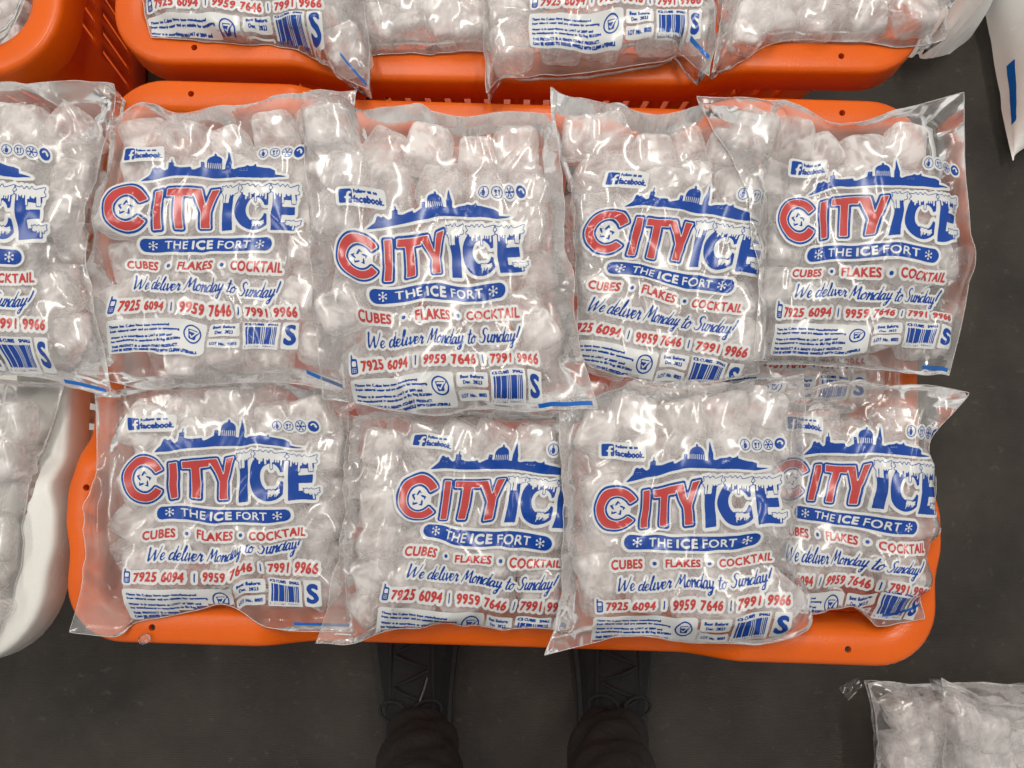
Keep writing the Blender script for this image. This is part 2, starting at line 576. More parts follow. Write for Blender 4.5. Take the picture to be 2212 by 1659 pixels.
def build_artwork():
    W = blank(); B = blank(); RD = blank()
    def on_white(m, grow):
        nonlocal W
        W |= dil(m, grow)
    # --- CITY
    L = blank()
    ring = blank(); ellipse(ring, 150, 357, 104, 106)
    hole = blank(); ellipse(hole, 152, 357, 60, 62)
    cut = blank(); fill_poly(cut, [(152, 357), (300, 268), (300, 452)])
    cut2 = blank(); fill_poly(cut2, [(246, 200), (330, 200), (330, 500), (246, 500)])
    L |= ring & ~hole & ~cut & ~cut2
    fill_poly(L, [(268, 268), (308, 262), (308, 452), (268, 456)])
    fill_poly(L, [(326, 260), (452, 252), (452, 292), (412, 294), (412, 446), (368, 448), (368, 298), (326, 300)])
    fill_poly(L, [(440, 252), (488, 250), (514, 322), (530, 246), (574, 238), (538, 352), (540, 440), (494, 444), (494, 362)])
    L = ~dil(~L, 4)
    body = dil(L, 25) | hole
    W |= body
    B |= (dil(L, 14) & ~dil(L, 4.5))
    RD |= L
    star = blank()
    for k in range(5):
        a = 2 * math.pi * k / 5 - 1.57
        c, s = math.cos(a), math.sin(a)
        def rot(u, v):
            return (150 + u * c - v * s, 357 + u * s + v * c)
        fill_poly(star, [rot(12, -6), rot(40, 0), rot(20, 16), rot(27, 3)])
        fill_poly(star, [rot(10, -14), rot(22, -10), rot(36, -2), rot(18, -4)])
    B |= star
    # --- ICE with snow
    I = blank()
    fill_poly(I, [(600, 250), (648, 250), (650, 450), (598, 454)])
    c1 = blank(); ellipse(c1, 752, 344, 92, 106)
    c2 = blank(); ellipse(c2, 760, 344, 48, 56)
    c3 = blank(); fill_poly(c3, [(760, 340), (880, 296), (880, 392)])
    c4 = blank(); fill_poly(c4, [(818, 200), (880, 200), (880, 500), (818, 500)])
    I |= c1 & ~c2 & ~c3 & ~c4
    fill_poly(I, [(838, 250), (960, 244), (960, 288), (886, 290), (886, 322), (950, 320), (950, 362), (886, 364), (886, 404), (964, 400), (964, 444), (838, 450)])
    caps = [snow_cap(588, 662, 222, 84, 1), snow_cap(690, 812, 224, 88, 2), snow_cap(838, 962, 222, 84, 3),
            snow_cap(748, 800, 392, 46, 4), snow_cap(912, 980, 388, 52, 5)]
    allc = blank()
    for m in caps:
        allc |= m
    on_white(I | allc, 16)
    B |= I
    B |= dil(allc, 3.6)
    B &= ~allc
    # --- skyline
    SKY = [(555, 425), (600, 380), (612, 345), (622, 340), (635, 348), (650, 340), (665, 352), (680, 360), (695, 350), (697, 310), (712, 308), (714, 285),
           (718, 285), (720, 308), (728, 310), (728, 335), (760, 340), (830, 332), (835, 345), (850, 345), (890, 325), (893, 295), (912, 295), (913, 326),
           (925, 322), (925, 285), (930, 272), (940, 260), (955, 252), (968, 248), (968, 238), (975, 230), (982, 238), (982, 248), (995, 252), (1005, 260),
           (1012, 272), (1015, 328), (1035, 330), (1037, 290), (1043, 270), (1048, 240), (1053, 212), (1058, 240), (1063, 270), (1069, 290), (1070, 325),
           (1085, 330), (1110, 320), (1150, 315), (1165, 308), (1185, 315), (1205, 312), (1215, 300), (1220, 318), (1260, 325), (1310, 332), (1340, 345),
           (1340, 366), (1425, 371), (1330, 384), (1200, 381), (1050, 376), (900, 379), (780, 386), (680, 397), (610, 412)]
    def q(p):
        return ((p[0] - 375) * .834 + 40, (p[1] - 150) * .834)
    S = blank()
    fill_poly(S, [q(p) for p in SKY])
    on_white(S, 12)
    wn = blank()
    for k in range(7):
        a, b = q((931 + k * 12, 293)), q((936 + k * 12, 326))
        fill_poly(wn, [a, (b[0], a[1]), b, (a[0], b[1])])
    for (x, y, nx, ny) in ((614, 366, 5, 2), (700, 316, 3, 2), (1118, 326, 6, 2), (1049, 296, 1, 1), (898, 302, 1, 1)):
        for i in range(nx):
            for j in range(ny):
                a, b = q((x + i * 9, y + j * 9)), q((x + i * 9 + 5.5, y + j * 9 + 4.5))
                fill_poly(wn, [a, (b[0], a[1]), b, (a[0], b[1])])
    B |= S & ~wn
    # --- social plate
    P = blank(); rrect(P, 66, 46, 286, 130, 16); W |= P
    t = blank(); rrect(t, 80, 56, 138, 118, 8)
    f = blank()
    capsule(f, (116, 118), (116, 84), 5.5); capsule(f, (116, 84), (120, 73), 5.5); capsule(f, (120, 72), (130, 70), 5.0); capsule(f, (106, 92), (128, 92), 4.5)
    B |= t & ~f
    t = blank(); text(t, 'Follow us on', 146, 246, 58, 74, 1); B |= t
    t = blank(); text(t, 'facebook.', 142, 276, 84, 112, 2.2); B |= t
    # --- four small signs
    for k, cx in enumerate((782, 846, 910, 973)):
        cy = 72
        bk = blank(); ellipse(bk, cx, cy, 38); W |= bk
        o = blank(); ellipse(o, cx, cy, 27); i2 = blank(); ellipse(i2, cx, cy, 23.5)
        B |= o & ~i2
        g = blank()
        if k == 0:
            capsule(g, (cx - 2, cy - 16), (cx - 2, cy - 15), 4); fill_poly(g, [(cx - 9, cy - 8), (cx + 3, cy - 9), (cx + 9, cy + 2), (cx + 4, cy + 18), (cx - 9, cy + 18)])
            fill_poly(g, [(cx - 17, cy + 2), (cx - 12, cy + 2), (cx - 13, cy + 15), (cx - 16, cy + 15)])
        elif k == 1:
            fill_poly(g, [(cx - 14, cy - 12), (cx + 1, cy - 12), (cx - 2, cy + 1), (cx - 11, cy + 1)]); capsule(g, (cx - 6, cy), (cx - 6, cy + 13), 1.8); capsule(g, (cx - 12, cy + 14), (cx, cy + 14), 1.8)
            for d in (6, 10, 14):
                capsule(g, (cx + d, cy - 13), (cx + d, cy - 4), 1.3)
            capsule(g, (cx + 10, cy - 3), (cx + 8, cy + 14), 2.0)
        elif k == 2:
            for a in range(6):
                w = a * math.pi / 3
                e = (cx + 19 * math.cos(w), cy + 19 * math.sin(w)); capsule(g, (cx, cy), e, 1.8)
                for sgn in (-.55, .55):
                    b0 = (cx + 12 * math.cos(w), cy + 12 * math.sin(w)); capsule(g, b0, (b0[0] + 7 * math.cos(w + sgn), b0[1] + 7 * math.sin(w + sgn)), 1.6)
        else:
            g |= i2
            arr = blank()
            for a in range(20):
                w0 = -2.6 + a * .14; w1 = w0 + .14
                capsule(arr, (cx + 12 * math.cos(w0), cy + 12 * math.sin(w0)), (cx + 12 * math.cos(w1), cy + 12 * math.sin(w1)), 4)
            fill_poly(arr, [(cx + 20, cy - 2), (cx + 3, cy - 2), (cx + 13, cy + 12)])
            g &= ~arr
        B |= g
    # --- pill
    p1 = blank(); rrect(p1, 184, 478, 866, 572, 46); W |= p1
    p2 = blank(); rrect(p2, 199, 491, 851, 559, 33)
    t = blank()
    text(t, 'THE', 318, 434, 505, 545, 1.6); text(t, 'ICE', 458, 556, 505, 545, 3.6); text(t, 'FORT', 582, 744, 505, 545, 1.6)
    for cx in (262, 792):
        for a in range(6):
            w = a * math.pi / 3 + math.pi / 6
            e = (cx + 23 * math.cos(w), 525 + 23 * math.sin(w)); capsule(t, (cx, 525), e, 1.8)
            for sgn in (-.6, .6):
                b0 = (cx + 14 * math.cos(w), 525 + 14 * math.sin(w)); capsule(t, b0, (b0[0] + 9 * math.cos(w + sgn), b0[1] + 9 * math.sin(w + sgn)), 1.5)
    B |= p2 & ~t
    # --- product line
    for s, x0, x1 in (('CUBES', 137, 288), ('FLAKES', 398, 569), ('COCKTAIL', 660, 917)):
        t = blank(); text(t, s, x0, x1, 606, 646, 2.5); RD |= t; W |= dil(t, 12)
    for cx in (344, 614):
        bk = blank(); ellipse(bk, cx, 626, 22); W |= bk
        o = blank(); ellipse(o, cx, 626, 9.5); B |= o
    # --- brush line
    t = blank(); brush_text(t, 'We deliver Monday to Sunday!', 160, 905, 752, 33); B |= t; W |= dil(t, 11)
    # --- phone numbers
    for s, x0, x1 in (('7925 6094', 112, 350), ('9959 7646', 432, 676), ('7991 9966', 752, 993)):
        t = blank(); text(t, s, x0, x1, 808, 850, 2.9, 0.06); RD |= t; W |= dil(t, 13)
    for cx in (393, 716):
        t = blank(); capsule(t, (cx, 810), (cx, 848), 3.2); B |= t; W |= dil(t, 13)
    t = blank(); rrect(t, 64, 798, 96, 858, 8); capsule(t, (70, 800), (70, 786), 3.5)
    W |= dil(t, 11)
    scn = blank(); rrect(scn, 70, 806, 90, 826, 3)
    for i in range(3):
        for j in range(3):
            rrect(scn, 70 + i * 7.5, 832 + j * 7.5, 75 + i * 7.5, 837 + j * 7.5, 1)
    B |= t & ~scn
    # --- small print
    P = blank(); rrect(P, 52, 886, 566, 1044, 14); W |= P
    for s, x1, y in (('These Ice Cubes have been manufactured', 392, 908), ('from mineral water and are suitable for consuming.', 440, 927),
                     ('Water is in accordance to LN17 of 2009 and', 404, 956), ('Ice manufactured in accordance to EU Reg 852/2004.', 450, 975),
                     ('THIS PRODUCT IS A READY-TO-EAT PRODUCT.', 440, 1003), ('CAN BE ADDED TO DRINKS. HANDLE WITH CLEAN UTENSILS.', 530, 1022)):
        t = blank(); text(t, s, 72, x1, y, y + 12, 1.45 if y > 1000 else 1.0); B |= t
    o = blank(); ellipse(o, 500, 946, 43); i2 = blank(); ellipse(i2, 500, 946, 36); B |= o & ~i2
    g = blank(); fill_poly(g, [(478, 926), (522, 926), (515, 970), (485, 970)])
    gi = blank(); fill_poly(gi, [(483, 930), (517, 930), (516, 938), (484, 938)]); capsule(gi, (490, 952), (497, 962), 3); capsule(gi, (497, 962), (518, 934), 3)
    B |= g & ~gi
    capsule(B, (506, 966), (530, 930), 2)
    P = blank(); rrect(P, 580, 888, 730, 954, 10); rrect(P, 580, 966, 730, 1014, 10); W |= P
    t = blank(); text(t, 'Best Before:', 598, 712, 900, 916, 1.2); text(t, 'Dec. 2023', 610, 700, 926, 942, 1.2); text(t, 'LOT No.: 0003', 594, 716, 982, 999, 1.2); B |= t
    P = blank(); rrect(P, 744, 880, 916, 1022, 8); W |= P
    t = blank(); text(t, 'ICE-CUBES - SMALL', 754, 908, 888, 902, 1.2)
    rnd = random.Random(3)
    x = 758
    while x < 902:
        w = rnd.choice((2, 3, 4, 5))
        fill_poly(t, [(x, 910), (x + w, 910), (x + w, 1000), (x, 1000)])
        x += w + rnd.choice((2, 2, 3, 4))
    text(t, '5 350585 999905', 750, 904, 1004, 1016, 0); B |= t
    P = blank(); rrect(P, 928, 880, 1006, 1014, 8); W |= P
    t = blank(); text(t, 'S', 944, 990, 902, 990, 5.5); B |= t
    RD &= W; B &= W & ~RD
    return W, B, RD

CELL = 3
def mask_to_cells(mask, coarse=4):
    """marching squares with whole blocks where the mask is full; returns verts and faces by size"""
    f = mask.astype(np.float32)
    p = np.pad(f, 2)
    blur = sum(p[i:i + CH, j:j + CW] for i in range(4) for j in range(4)) / 16.0   # value at pixel corners
    c = blur[::CELL, ::CELL]
    F = np.zeros((c.shape[0] + 1, c.shape[1] + 1), np.float32)
    F[:c.shape[0], :c.shape[1]] = c
    F = np.where(np.abs(F - .5) < 1e-3, .51, F)
    ny, nx = F.shape[0] - 1, F.shape[1] - 1
    inside = F > .5
    vid, V = {}, []
    faces = {3: [], 4: [], 5: [], 6: []}
    def vert(x, y):
        k = (round(x, 2), round(y, 2))
        i = vid.get(k)
        if i is None:
            i = vid[k] = len(V)
            V.append(k)
        return i
    done = np.zeros((ny, nx), bool)
    for by in range(0, ny - coarse + 1, coarse):
        for bx in range(0, nx - coarse + 1, coarse):
            if inside[by:by + coarse + 1, bx:bx + coarse + 1].all():
                done[by:by + coarse, bx:bx + coarse] = True
                a, b, d, e = bx * CELL, by * CELL, (bx + coarse) * CELL, (by + coarse) * CELL
                faces[4].append((vert(a, b), vert(a, e), vert(d, e), vert(d, b)))
    anyin = inside[:-1, :-1] | inside[1:, :-1] | inside[:-1, 1:] | inside[1:, 1:]
    ys, xs = np.nonzero(anyin & ~done)
    for y, x in zip(ys.tolist(), xs.tolist()):
        cs = [(x, y), (x, y + 1), (x + 1, y + 1), (x + 1, y)]
        poly = []
        for k in range(4):
            a = cs[k]; b = cs[(k + 1) % 4]
            fa = float(F[a[1], a[0]]); fb = float(F[b[1], b[0]])
            if fa > .5:
                poly.append(vert(a[0] * CELL, a[1] * CELL))
            if (fa > .5) != (fb > .5):
                t = (.5 - fa) / (fb - fa)
                t = min(.95, max(.05, t))
                poly.append(vert((a[0] + (b[0] - a[0]) * t) * CELL, (a[1] + (b[1] - a[1]) * t) * CELL))
        if len(poly) >= 3:
            faces[len(poly)].append(tuple(poly))
    return np.array(V, np.float64), {k: np.array(v, np.int32) for k, v in faces.items() if v}

def artwork_template():
    W, B, RD = build_artwork()
    verts, lay, faces, mats = [], [], {}, {}
    n = 0
    for li, m in enumerate((W, B, RD)):
        V, Fd = mask_to_cells(m)
        verts.append(V)
        lay.append(np.full(len(V), li))
        for k, f in Fd.items():
            faces.setdefault(k, []).append(f + n)
            mats.setdefault(k, []).append(np.full(len(f), li, np.int32))
        n += len(V)
    return np.concatenate(verts), np.concatenate(lay), {k: np.concatenate(v) for k, v in faces.items()}, {k: np.concatenate(v) for k, v in mats.items()}

# ------------------------------------------------------------------ floor
floor_me = array_mesh('floor', np.array([(-6, -6, 0), (6, -6, 0), (6, 6, 0), (-6, 6, 0)], float), [np.array([(0, 1, 2, 3)])])
floor = link_mesh('floor', floor_me, M['floor'], smooth=False)
floor['kind'] = 'structure'

# height of everything already lying in the scene, so film can drape over it
HX0, HY0, HS = -1.1, -0.8, 0.004
HW, HH = int(2.2 / HS), int(1.9 / HS)
HMAP = np.full((HH, HW), -1.0)

def h_at(x, y):
    i = np.clip(((x - HX0) / HS).astype(int), 0, HW - 1)
    j = np.clip(((y - HY0) / HS).astype(int), 0, HH - 1)
    return HMAP[j, i]

def h_stamp(x, y, z, grow=1):
    tmp = np.full((HH, HW), -1.0)
    i = np.clip(((x.ravel() - HX0) / HS).astype(int), 0, HW - 1)
    j = np.clip(((y.ravel() - HY0) / HS).astype(int), 0, HH - 1)
    np.maximum.at(tmp, (j, i), z.ravel())
    for _ in range(grow):
        p = np.pad(tmp, 1, constant_values=-1.0)
        tmp = np.max([p[a:a + HH, b:b + HW] for a in range(3) for b in range(3)], axis=0)
    np.maximum(HMAP, tmp, out=HMAP)

# ------------------------------------------------------------------ crates
CR_H = 0.40
def sstep(a, b, x):
    t = min(1, max(0, (x - a) / (b - a)))
    return t * t * (3 - 2 * t)

def round_rect(w, d, r, step=0.009, nc=10):
    """points and outward normals round a rectangle, counter-clockwise"""
    pts = []
    for k, (cx, cy, a0) in enumerate(((w / 2 - r, -d / 2 + r, -90), (w / 2 - r, d / 2 - r, 0), (-w / 2 + r, d / 2 - r, 90), (-w / 2 + r, -d / 2 + r, 180))):
        for i in range(nc + 1):
            a = R(a0 + 90 * i / nc)
            pts.append((cx + r * math.cos(a), cy + r * math.sin(a), math.cos(a), math.sin(a)))
    out = []
    n = len(pts)
    for i in range(n):
        a, b = pts[i], pts[(i + 1) % n]
        out.append(a)
        L = math.hypot(b[0] - a[0], b[1] - a[1])
        if L > 0.03:
            m = int(L / step)
            for k in range(1, m):
                t = k / m
                out.append((a[0] + (b[0] - a[0]) * t, a[1] + (b[1] - a[1]) * t, a[2], a[3]))
    return out

def rim_profile(px, py, w, d, nx, ny):
    """drop of the rim in the middle of each side, and the small outward bulge beside the short-side dip"""
    drop, bulge = 0.0, 0.0
    if abs(ny) > 0.7:
        drop = 0.032 * (1 - sstep(0.42, 0.56, abs(px) / (w / 2)))
    elif abs(nx) > 0.7:
        u = abs(py) / (d / 2)
        drop = 0.026 * (1 - sstep(0.28, 0.40, u))
        bulge = 0.007 * sstep(0.38, 0.50, u) * (1 - sstep(0.58, 0.72, u))
    return drop, bulge

def make_crate(name, label, cat, loc, yaw, mat, w=0.885, d=0.595, r=0.062, rim_w=0.034, oval_holes=False, group=None, slots=True):
    root = empty(name, loc, label, cat, group)
    root.rotation_euler = (0, 0, yaw)
    def put(nm, me, smooth=True, parent=None):
        o = bpy.data.objects.new(nm, me)
        COL.objects.link(o)
        me.materials.append(mat)
        o.parent = parent or root
        if smooth:
            me.shade_smooth()
        return o
    ring = round_rect(w, d, r)
    k = rim_w
    prof = [(-k - .010, -.060), (-k - .006, -.020), (-k - .003, -.008), (-k + .001, -.0025), (-k + .006, 0), (-k * .5, .0006), (-.007, 0), (-.003, -.0012), (-.0008, -.004), (0, -.008),
            (.002, -.040), (.0005, -.0425), (-.0015, -.042), (-.0035, -.012), (-.008, -.0045), (-k + .004, -.005), (-k, -.012), (-k - .003, -.024), (-k - .007, -.060)]
    V, F = [], []
    n, m = len(ring), len(prof)
    tops = []
    for (x, y, nx, ny) in ring:
        drop, bulge = rim_profile(x, y, w, d, nx, ny)
        for q, (o, z) in enumerate(prof):
            low = 1.0 if q not in (0, m - 1) else 0.0
            b = bulge if 0 < q < m - 1 else 0
            V.append((x + nx * (o + b), y + ny * (o + b), CR_H + z - drop * low))
        for o in np.linspace(-k - .004, -.001, 9):
            tops.append((x + nx * o, y + ny * o, CR_H - drop))
    for i in range(n):
        for q in range(m):
            i2, q2 = (i + 1) % n, (q + 1) % m
            F.append((i * m + q, i2 * m + q, i2 * m + q2, i * m + q2))
    rim_me = array_mesh('rim', np.array(V), [np.array(F)])
    rim = put('rim', rim_me)
    # drilled drain holes near the corners (and hand ovals on the white one)
    cutters = []
    bm = bmesh.new()
    for sx in (-1, 1):
        for sy in (-1, 1):
            bmesh.ops.create_cone(bm, cap_ends=True, segments=14, radius1=.0034, radius2=.0034, depth=.06,
                                  matrix=Matrix.Translation((sx * (w / 2 - r - .030), sy * (d / 2 - k * .5), CR_H)))
        bmesh.ops.create_cone(bm, cap_ends=True, segments=14, radius1=.0034, radius2=.0034, depth=.06,
                              matrix=Matrix.Translation((sx * (w / 2 - k * .42), -d * .24, CR_H)))
        if oval_holes:
            for yy in (-.035, -.115):
                bmesh.ops.create_cone(bm, cap_ends=True, segments=20, radius1=.021, radius2=.021, depth=.05,
                                      matrix=Matrix.Translation((sx * (w / 2 - .024), yy, CR_H)) @ Matrix.Diagonal((.42, 1, 1, 1)))
    cme = bpy.data.meshes.new('cut'); bm.to_mesh(cme); bm.free()
    cut = bpy.data.objects.new('cut', cme); COL.objects.link(cut); cut.parent = root
    md = rim.modifiers.new('holes', 'BOOLEAN'); md.operation = 'DIFFERENCE'; md.object = cut; md.solver = 'EXACT'
    bpy.context.view_layer.update()
    dg = bpy.context.evaluated_depsgraph_get()
    new = bpy.data.meshes.new_from_object(rim.evaluated_get(dg))
    rim.modifiers.clear(); rim.data = new
    new.set_sharp_from_angle(angle=R(50))
    bpy.data.objects.remove(cut)
    # tapering slotted wall
    zs = [CR_H - .055, .325, .315, .215, .20, .19, .09, .075, .004]
    slot_rows = (2, 5) if slots else ()
    W, Fw, cols = [], [], []
    for (x, y, nx, ny) in ring:
        for z in zs:
            tp = .004 + (CR_H - z) * .135
            W.append((x - nx * (k + tp), y - ny * (k + tp), z))
    for i in range(n):
        x, y, nx, ny = ring[i]
        straight = (abs(nx) > .999 or abs(ny) > .999) and (abs(ring[(i + 1) % n][2] - nx) < 1e-6)
        along = x if abs(ny) > .9 else y
        lim = (w / 2 - r - .03) if abs(ny) > .9 else (d / 2 - r - .03)
        open_ = straight and abs(along) < lim and (i % 3 != 0)
        for q in range(len(zs) - 1):
            if open_ and q in slot_rows and (i % 3 == 1):
                continue
            i2 = (i + 1) % n
            Fw.append((i * len(zs) + q, i * len(zs) + q + 1, i2 * len(zs) + q + 1, i2 * len(zs) + q))
    wall = put('wall', array_mesh('wall', np.array(W), [np.array(Fw)]), smooth=False)
    sol = wall.modifiers.new('thickness', 'SOLIDIFY'); sol.thickness = .0035; sol.offset = 0
    # base plate
    tpb = .004 + CR_H * .135 + k + .001
    B, Fb = [], []
    for z in (.012, .002):
        for (x, y, nx, ny) in ring:
            B.append((x - nx * tpb, y - ny * tpb, z))
    side = [(i, (i + 1) % n, n + (i + 1) % n, n + i) for i in range(n)]
    me = bpy.data.meshes.new('base')
    me.from_pydata(B, [], [tuple(range(n)), tuple(range(2 * n - 1, n - 1, -1))] + [tuple(reversed(f)) for f in side])
    put('base', me, smooth=False)
    # remember its rim for the film that drapes over it
    c, s_ = math.cos(yaw), math.sin(yaw)
    T = np.array(tops)
    h_stamp(loc[0] + T[:, 0] * c - T[:, 1] * s_, loc[1] + T[:, 0] * s_ + T[:, 1] * c, T[:, 2] + .0015, 2)
    return root

make_crate('plastic_crate', 'orange plastic crate in the centre, filled with eight logo bags', 'crate', (-0.004, 0.100, 0), R(-1.75), M['orange'], group='orange crates')
make_crate('plastic_crate', 'orange plastic crate along the top edge, behind the central crate', 'crate', (0.010, 0.719, 0), R(-0.8), M['orange'], group='orange crates')
make_crate('plastic_crate', 'orange plastic crate cut off by the top left corner', 'crate', (-0.945, 0.690, 0), R(3.0), M['orange'], r=0.085, group='orange crates')
make_crate('plastic_crate', 'white plastic crate with oval rim holes at the left edge', 'crate', (-0.918, 0.085, 0), R(0.5), M['white_plastic'], rim_w=0.058, r=0.085, oval_holes=True)

# ------------------------------------------------------------------ ice cubes
def cube_mesh(seed):
    rnd = random.Random(seed)
    bm = bmesh.new()
    bmesh.ops.create_cube(bm, size=2)
    bmesh.ops.subdivide_edges(bm, edges=bm.edges[:], cuts=9, use_grid_fill=True)
    e = rnd.uniform(4.6, 8.0)
    tp = rnd.uniform(0.04, 0.16)
    sx, sy, sz = rnd.uniform(.92, 1.05), rnd.uniform(.92, 1.08), rnd.uniform(.95, 1.15)
    off = Vector((seed * 7.3, seed * 3.1, 0))
    rnd_ax = [rnd.uniform(.93, 1.06), rnd.uniform(.96, 1.10), rnd.uniform(.93, 1.06)]
    frost = []
    bm.verts.ensure_lookup_table()
    for v in bm.verts:
        p = v.co
        ln = (abs(p.x) ** e + abs(p.y) ** e + abs(p.z) ** e) ** (1 / e)
        p = p / ln
        k = 1 - tp * p.y
        w = 1 + .055 * mnoise.noise(p * 1.3 + off) + .022 * mnoise.noise(p * 4.5 + off)
        f = .5 + .50 * mnoise.noise(p * 1.6 + off * 2) + .38 * mnoise.noise(p * 4.7 + off) + .30 * mnoise.noise(p * 11 + off)
        frost.append(min(1, max(0, f)))
        v.co = Vector((p.x * sx * k * w, p.y * sz * w, p.z * sy * k * w))
    for ax in range(3):
        big = max(abs(v.co[ax]) for v in bm.verts)
        for v in bm.verts:
            v.co[ax] *= rnd_ax[ax] / big
    me = bpy.data.meshes.new('ice_cube')
    bm.to_mesh(me); bm.free()
    at_ = me.attributes.new('frost', 'FLOAT', 'POINT')
    at_.data.foreach_set('value', np.array(frost, np.float32))
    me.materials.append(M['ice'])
    me.shade_smooth()
    return me

CUBES = [cube_mesh(i) for i in range(9)]

# ------------------------------------------------------------------ ice bags
ART = artwork_template()

def side_curve(pts, n, zdef):
    """points along one side at their own heights"""
    P = []
    for p in pts:
        z = p[2] if len(p) > 2 else zdef
        P.append(np.array(at(p[0], p[1], z)))
    P = np.array(smooth_curve(P, 8)) if len(P) > 2 else np.array(P)
    L = np.concatenate([[0], np.cumsum(np.linalg.norm(np.diff(P, axis=0), axis=1))])
    t = np.linspace(0, L[-1], n)
    return np.stack([np.interp(t, L, P[:, k]) for k in range(3)], 1)

def bilin(A, s, t):
    """sample grid A[j, i] at s (columns) and t (rows) in 0..1"""
    nj, ni = A.shape[:2]
    x = np.clip(s, 0, 1) * (ni - 1); y = np.clip(t, 0, 1) * (nj - 1)
    i = np.minimum(x.astype(int), ni - 2); j = np.minimum(y.astype(int), nj - 2)
    fx = x - i; fy = y - j
    return (A[j, i] * (1 - fx) + A[j, i + 1] * fx) * (1 - fy) + (A[j + 1, i] * (1 - fx) + A[j + 1, i + 1] * fx) * fy

def make_bag(label, seed, top, right, bottom, left, zc, zedge, art=None, nx=5, ny=6, inset=(.09, .08, .12, .07), mark=None, cat='ice bag', group='printed ice bags',
             film='film', dome=None, ni=130, nj=160, creases=24, half=.0222, name='ice_bag', cubes=True, seam=True, gravity=0.8e-5, back=True, two_layers=True, folds=()):
    rnd = random.Random(seed)
    rs = np.random.RandomState(seed)
    Tc, Bc = side_curve(top, ni, zedge), side_curve(bottom, ni, zedge)
    Lc, Rc = side_curve(left, nj, zedge), side_curve(right, nj, zedge)
    # wavering edges
    for C, k in ((Tc, 0), (Bc, 1), (Lc, 2), (Rc, 3)):
        u = np.linspace(0, 1, len(C))
        w = np.sin(np.pi * u) ** .5 * (0.0036 * vnoise(u * 7 + k * 9, u * 0 + seed, seed) + .0014 * vnoise(u * 19, u * 0 + 3.3 + k, seed + 1))
        C[:, 1 if k < 2 else 0] += w
        C[:, 2] += np.abs(w) * 1.3
    s = np.linspace(0, 1, ni)[None, :, None]; t = np.linspace(0, 1, nj)[:, None, None]
    G = (1 - t) * Tc[None] + t * Bc[None] + (1 - s) * Lc[:, None] + s * Rc[:, None] \
        - ((1 - s) * (1 - t) * Tc[0] + s * (1 - t) * Tc[-1] + (1 - s) * t * Bc[0] + s * t * Bc[-1])
    X, Y, Z0 = G[..., 0].copy(), G[..., 1].copy(), G[..., 2].copy()
    cen = Vector((float(X.mean()), float(Y.mean()), max(0.0, zc - .04)))
    root = empty(name, cen, label, cat, group)
    HB = h_at(X, Y)
    obst = HB + .0012
    S = s[..., 0] + 0 * X; T_ = t[..., 0] + 0 * X
    # cubes
    if cubes:
        l_, r_, t_, b_ = inset
        for (layer, j, i) in [(0, j, i) for j in range(ny) for i in range(nx)] + ([(1, j, i) for j in range(ny) for i in range(nx)] if two_layers else []):
            if True:
                if rnd.random() < .03:
                    continue
                off = (.5 if j % 2 else 0)
                dj = .5 if layer else 0.0
                if layer and j == ny - 1:
                    continue
                cs = l_ + (1 - l_ - r_) * (i + .5 + (off - .25) * (-.5 if layer else .5) + rnd.uniform(-.14, .14)) / nx
                ct = t_ + (1 - t_ - b_) * (j + .5 + dj + rnd.uniform(-.16, .16)) / ny
                a = half * rnd.uniform(.92, 1.10)
                cx = float(bilin(X, np.array(cs), np.array(ct))); cy = float(bilin(Y, np.array(cs), np.array(ct)))
                edge = min(cs, 1 - cs, ct, 1 - ct)
                cz = zc + rnd.uniform(-.004, .004) - .006 * max(0, 1 - edge / .16)
                hb = float(h_at(np.array(cx), np.array(cy)))
                if layer:
                    cz = zc - a * 1.35
                elif hb > 0.05:
                    cz = max(cz, min(hb + a * .95, cz + .022))
                rz = rnd.uniform(-.5, .5) if rnd.random() < .75 else rnd.uniform(0, 6.28)
                o = bpy.data.objects.new('ice_cube', rnd.choice(CUBES))
                COL.objects.link(o)
                o.parent = root
                o.matrix_parent_inverse = Matrix.Translation(-cen)
                tx, ty = rnd.uniform(-.13, .13), rnd.uniform(-.13, .13)
                o.location = (cx, cy, cz)
                o.rotation_euler = (tx + rnd.choice((0, 1.5708, 3.1416)), ty, rz)
                o.scale = (a, a, a * rnd.uniform(.92, 1.06))
                if layer:
                    continue
                # what the film feels of it
                dx, dy = X - cx, Y - cy
                c_, s_ = math.cos(rz), math.sin(rz)
                u, v = (dx * c_ + dy * s_) / (a * 1.16), (-dx * s_ + dy * c_) / (a * 1.16)
                e = 1 - np.abs(u) ** 4 - np.abs(v) ** 4
                hgt = np.where(e > 0, cz + a * 1.15 * np.maximum(e, 0) ** .25 + tx * dy - ty * dx + .0012, -1)
                obst = np.maximum(obst, hgt)
    if dome is not None:
        d = np.clip(np.sin(np.pi * S), 0, 1) ** .75 * np.clip(np.sin(np.pi * T_), 0, 1) ** .7
        obst = np.maximum(obst, zedge + (dome - zedge) * d * (1 + .07 * vnoise(X * 20, Y * 20, seed) + .05 * vnoise(X * 43, Y * 43, seed + 5) + .03 * vnoise(X * 90, Y * 90, seed + 6)))
    edge_z = np.maximum(Z0, HB + .0012)
    # taut film: solve coarsely first, then in full
    q = 4
    pj, pi_ = -nj % q, -ni % q
    Oc = np.pad(obst, ((0, pj), (0, pi_)), mode='edge').reshape((nj + pj) // q, q, (ni + pi_) // q, q).max((1, 3))
    Ec = np.pad(edge_z, ((0, pj), (0, pi_)), mode='edge').reshape((nj + pj) // q, q, (ni + pi_) // q, q).mean((1, 3))
    Zc_ = np.maximum(Oc, Ec)
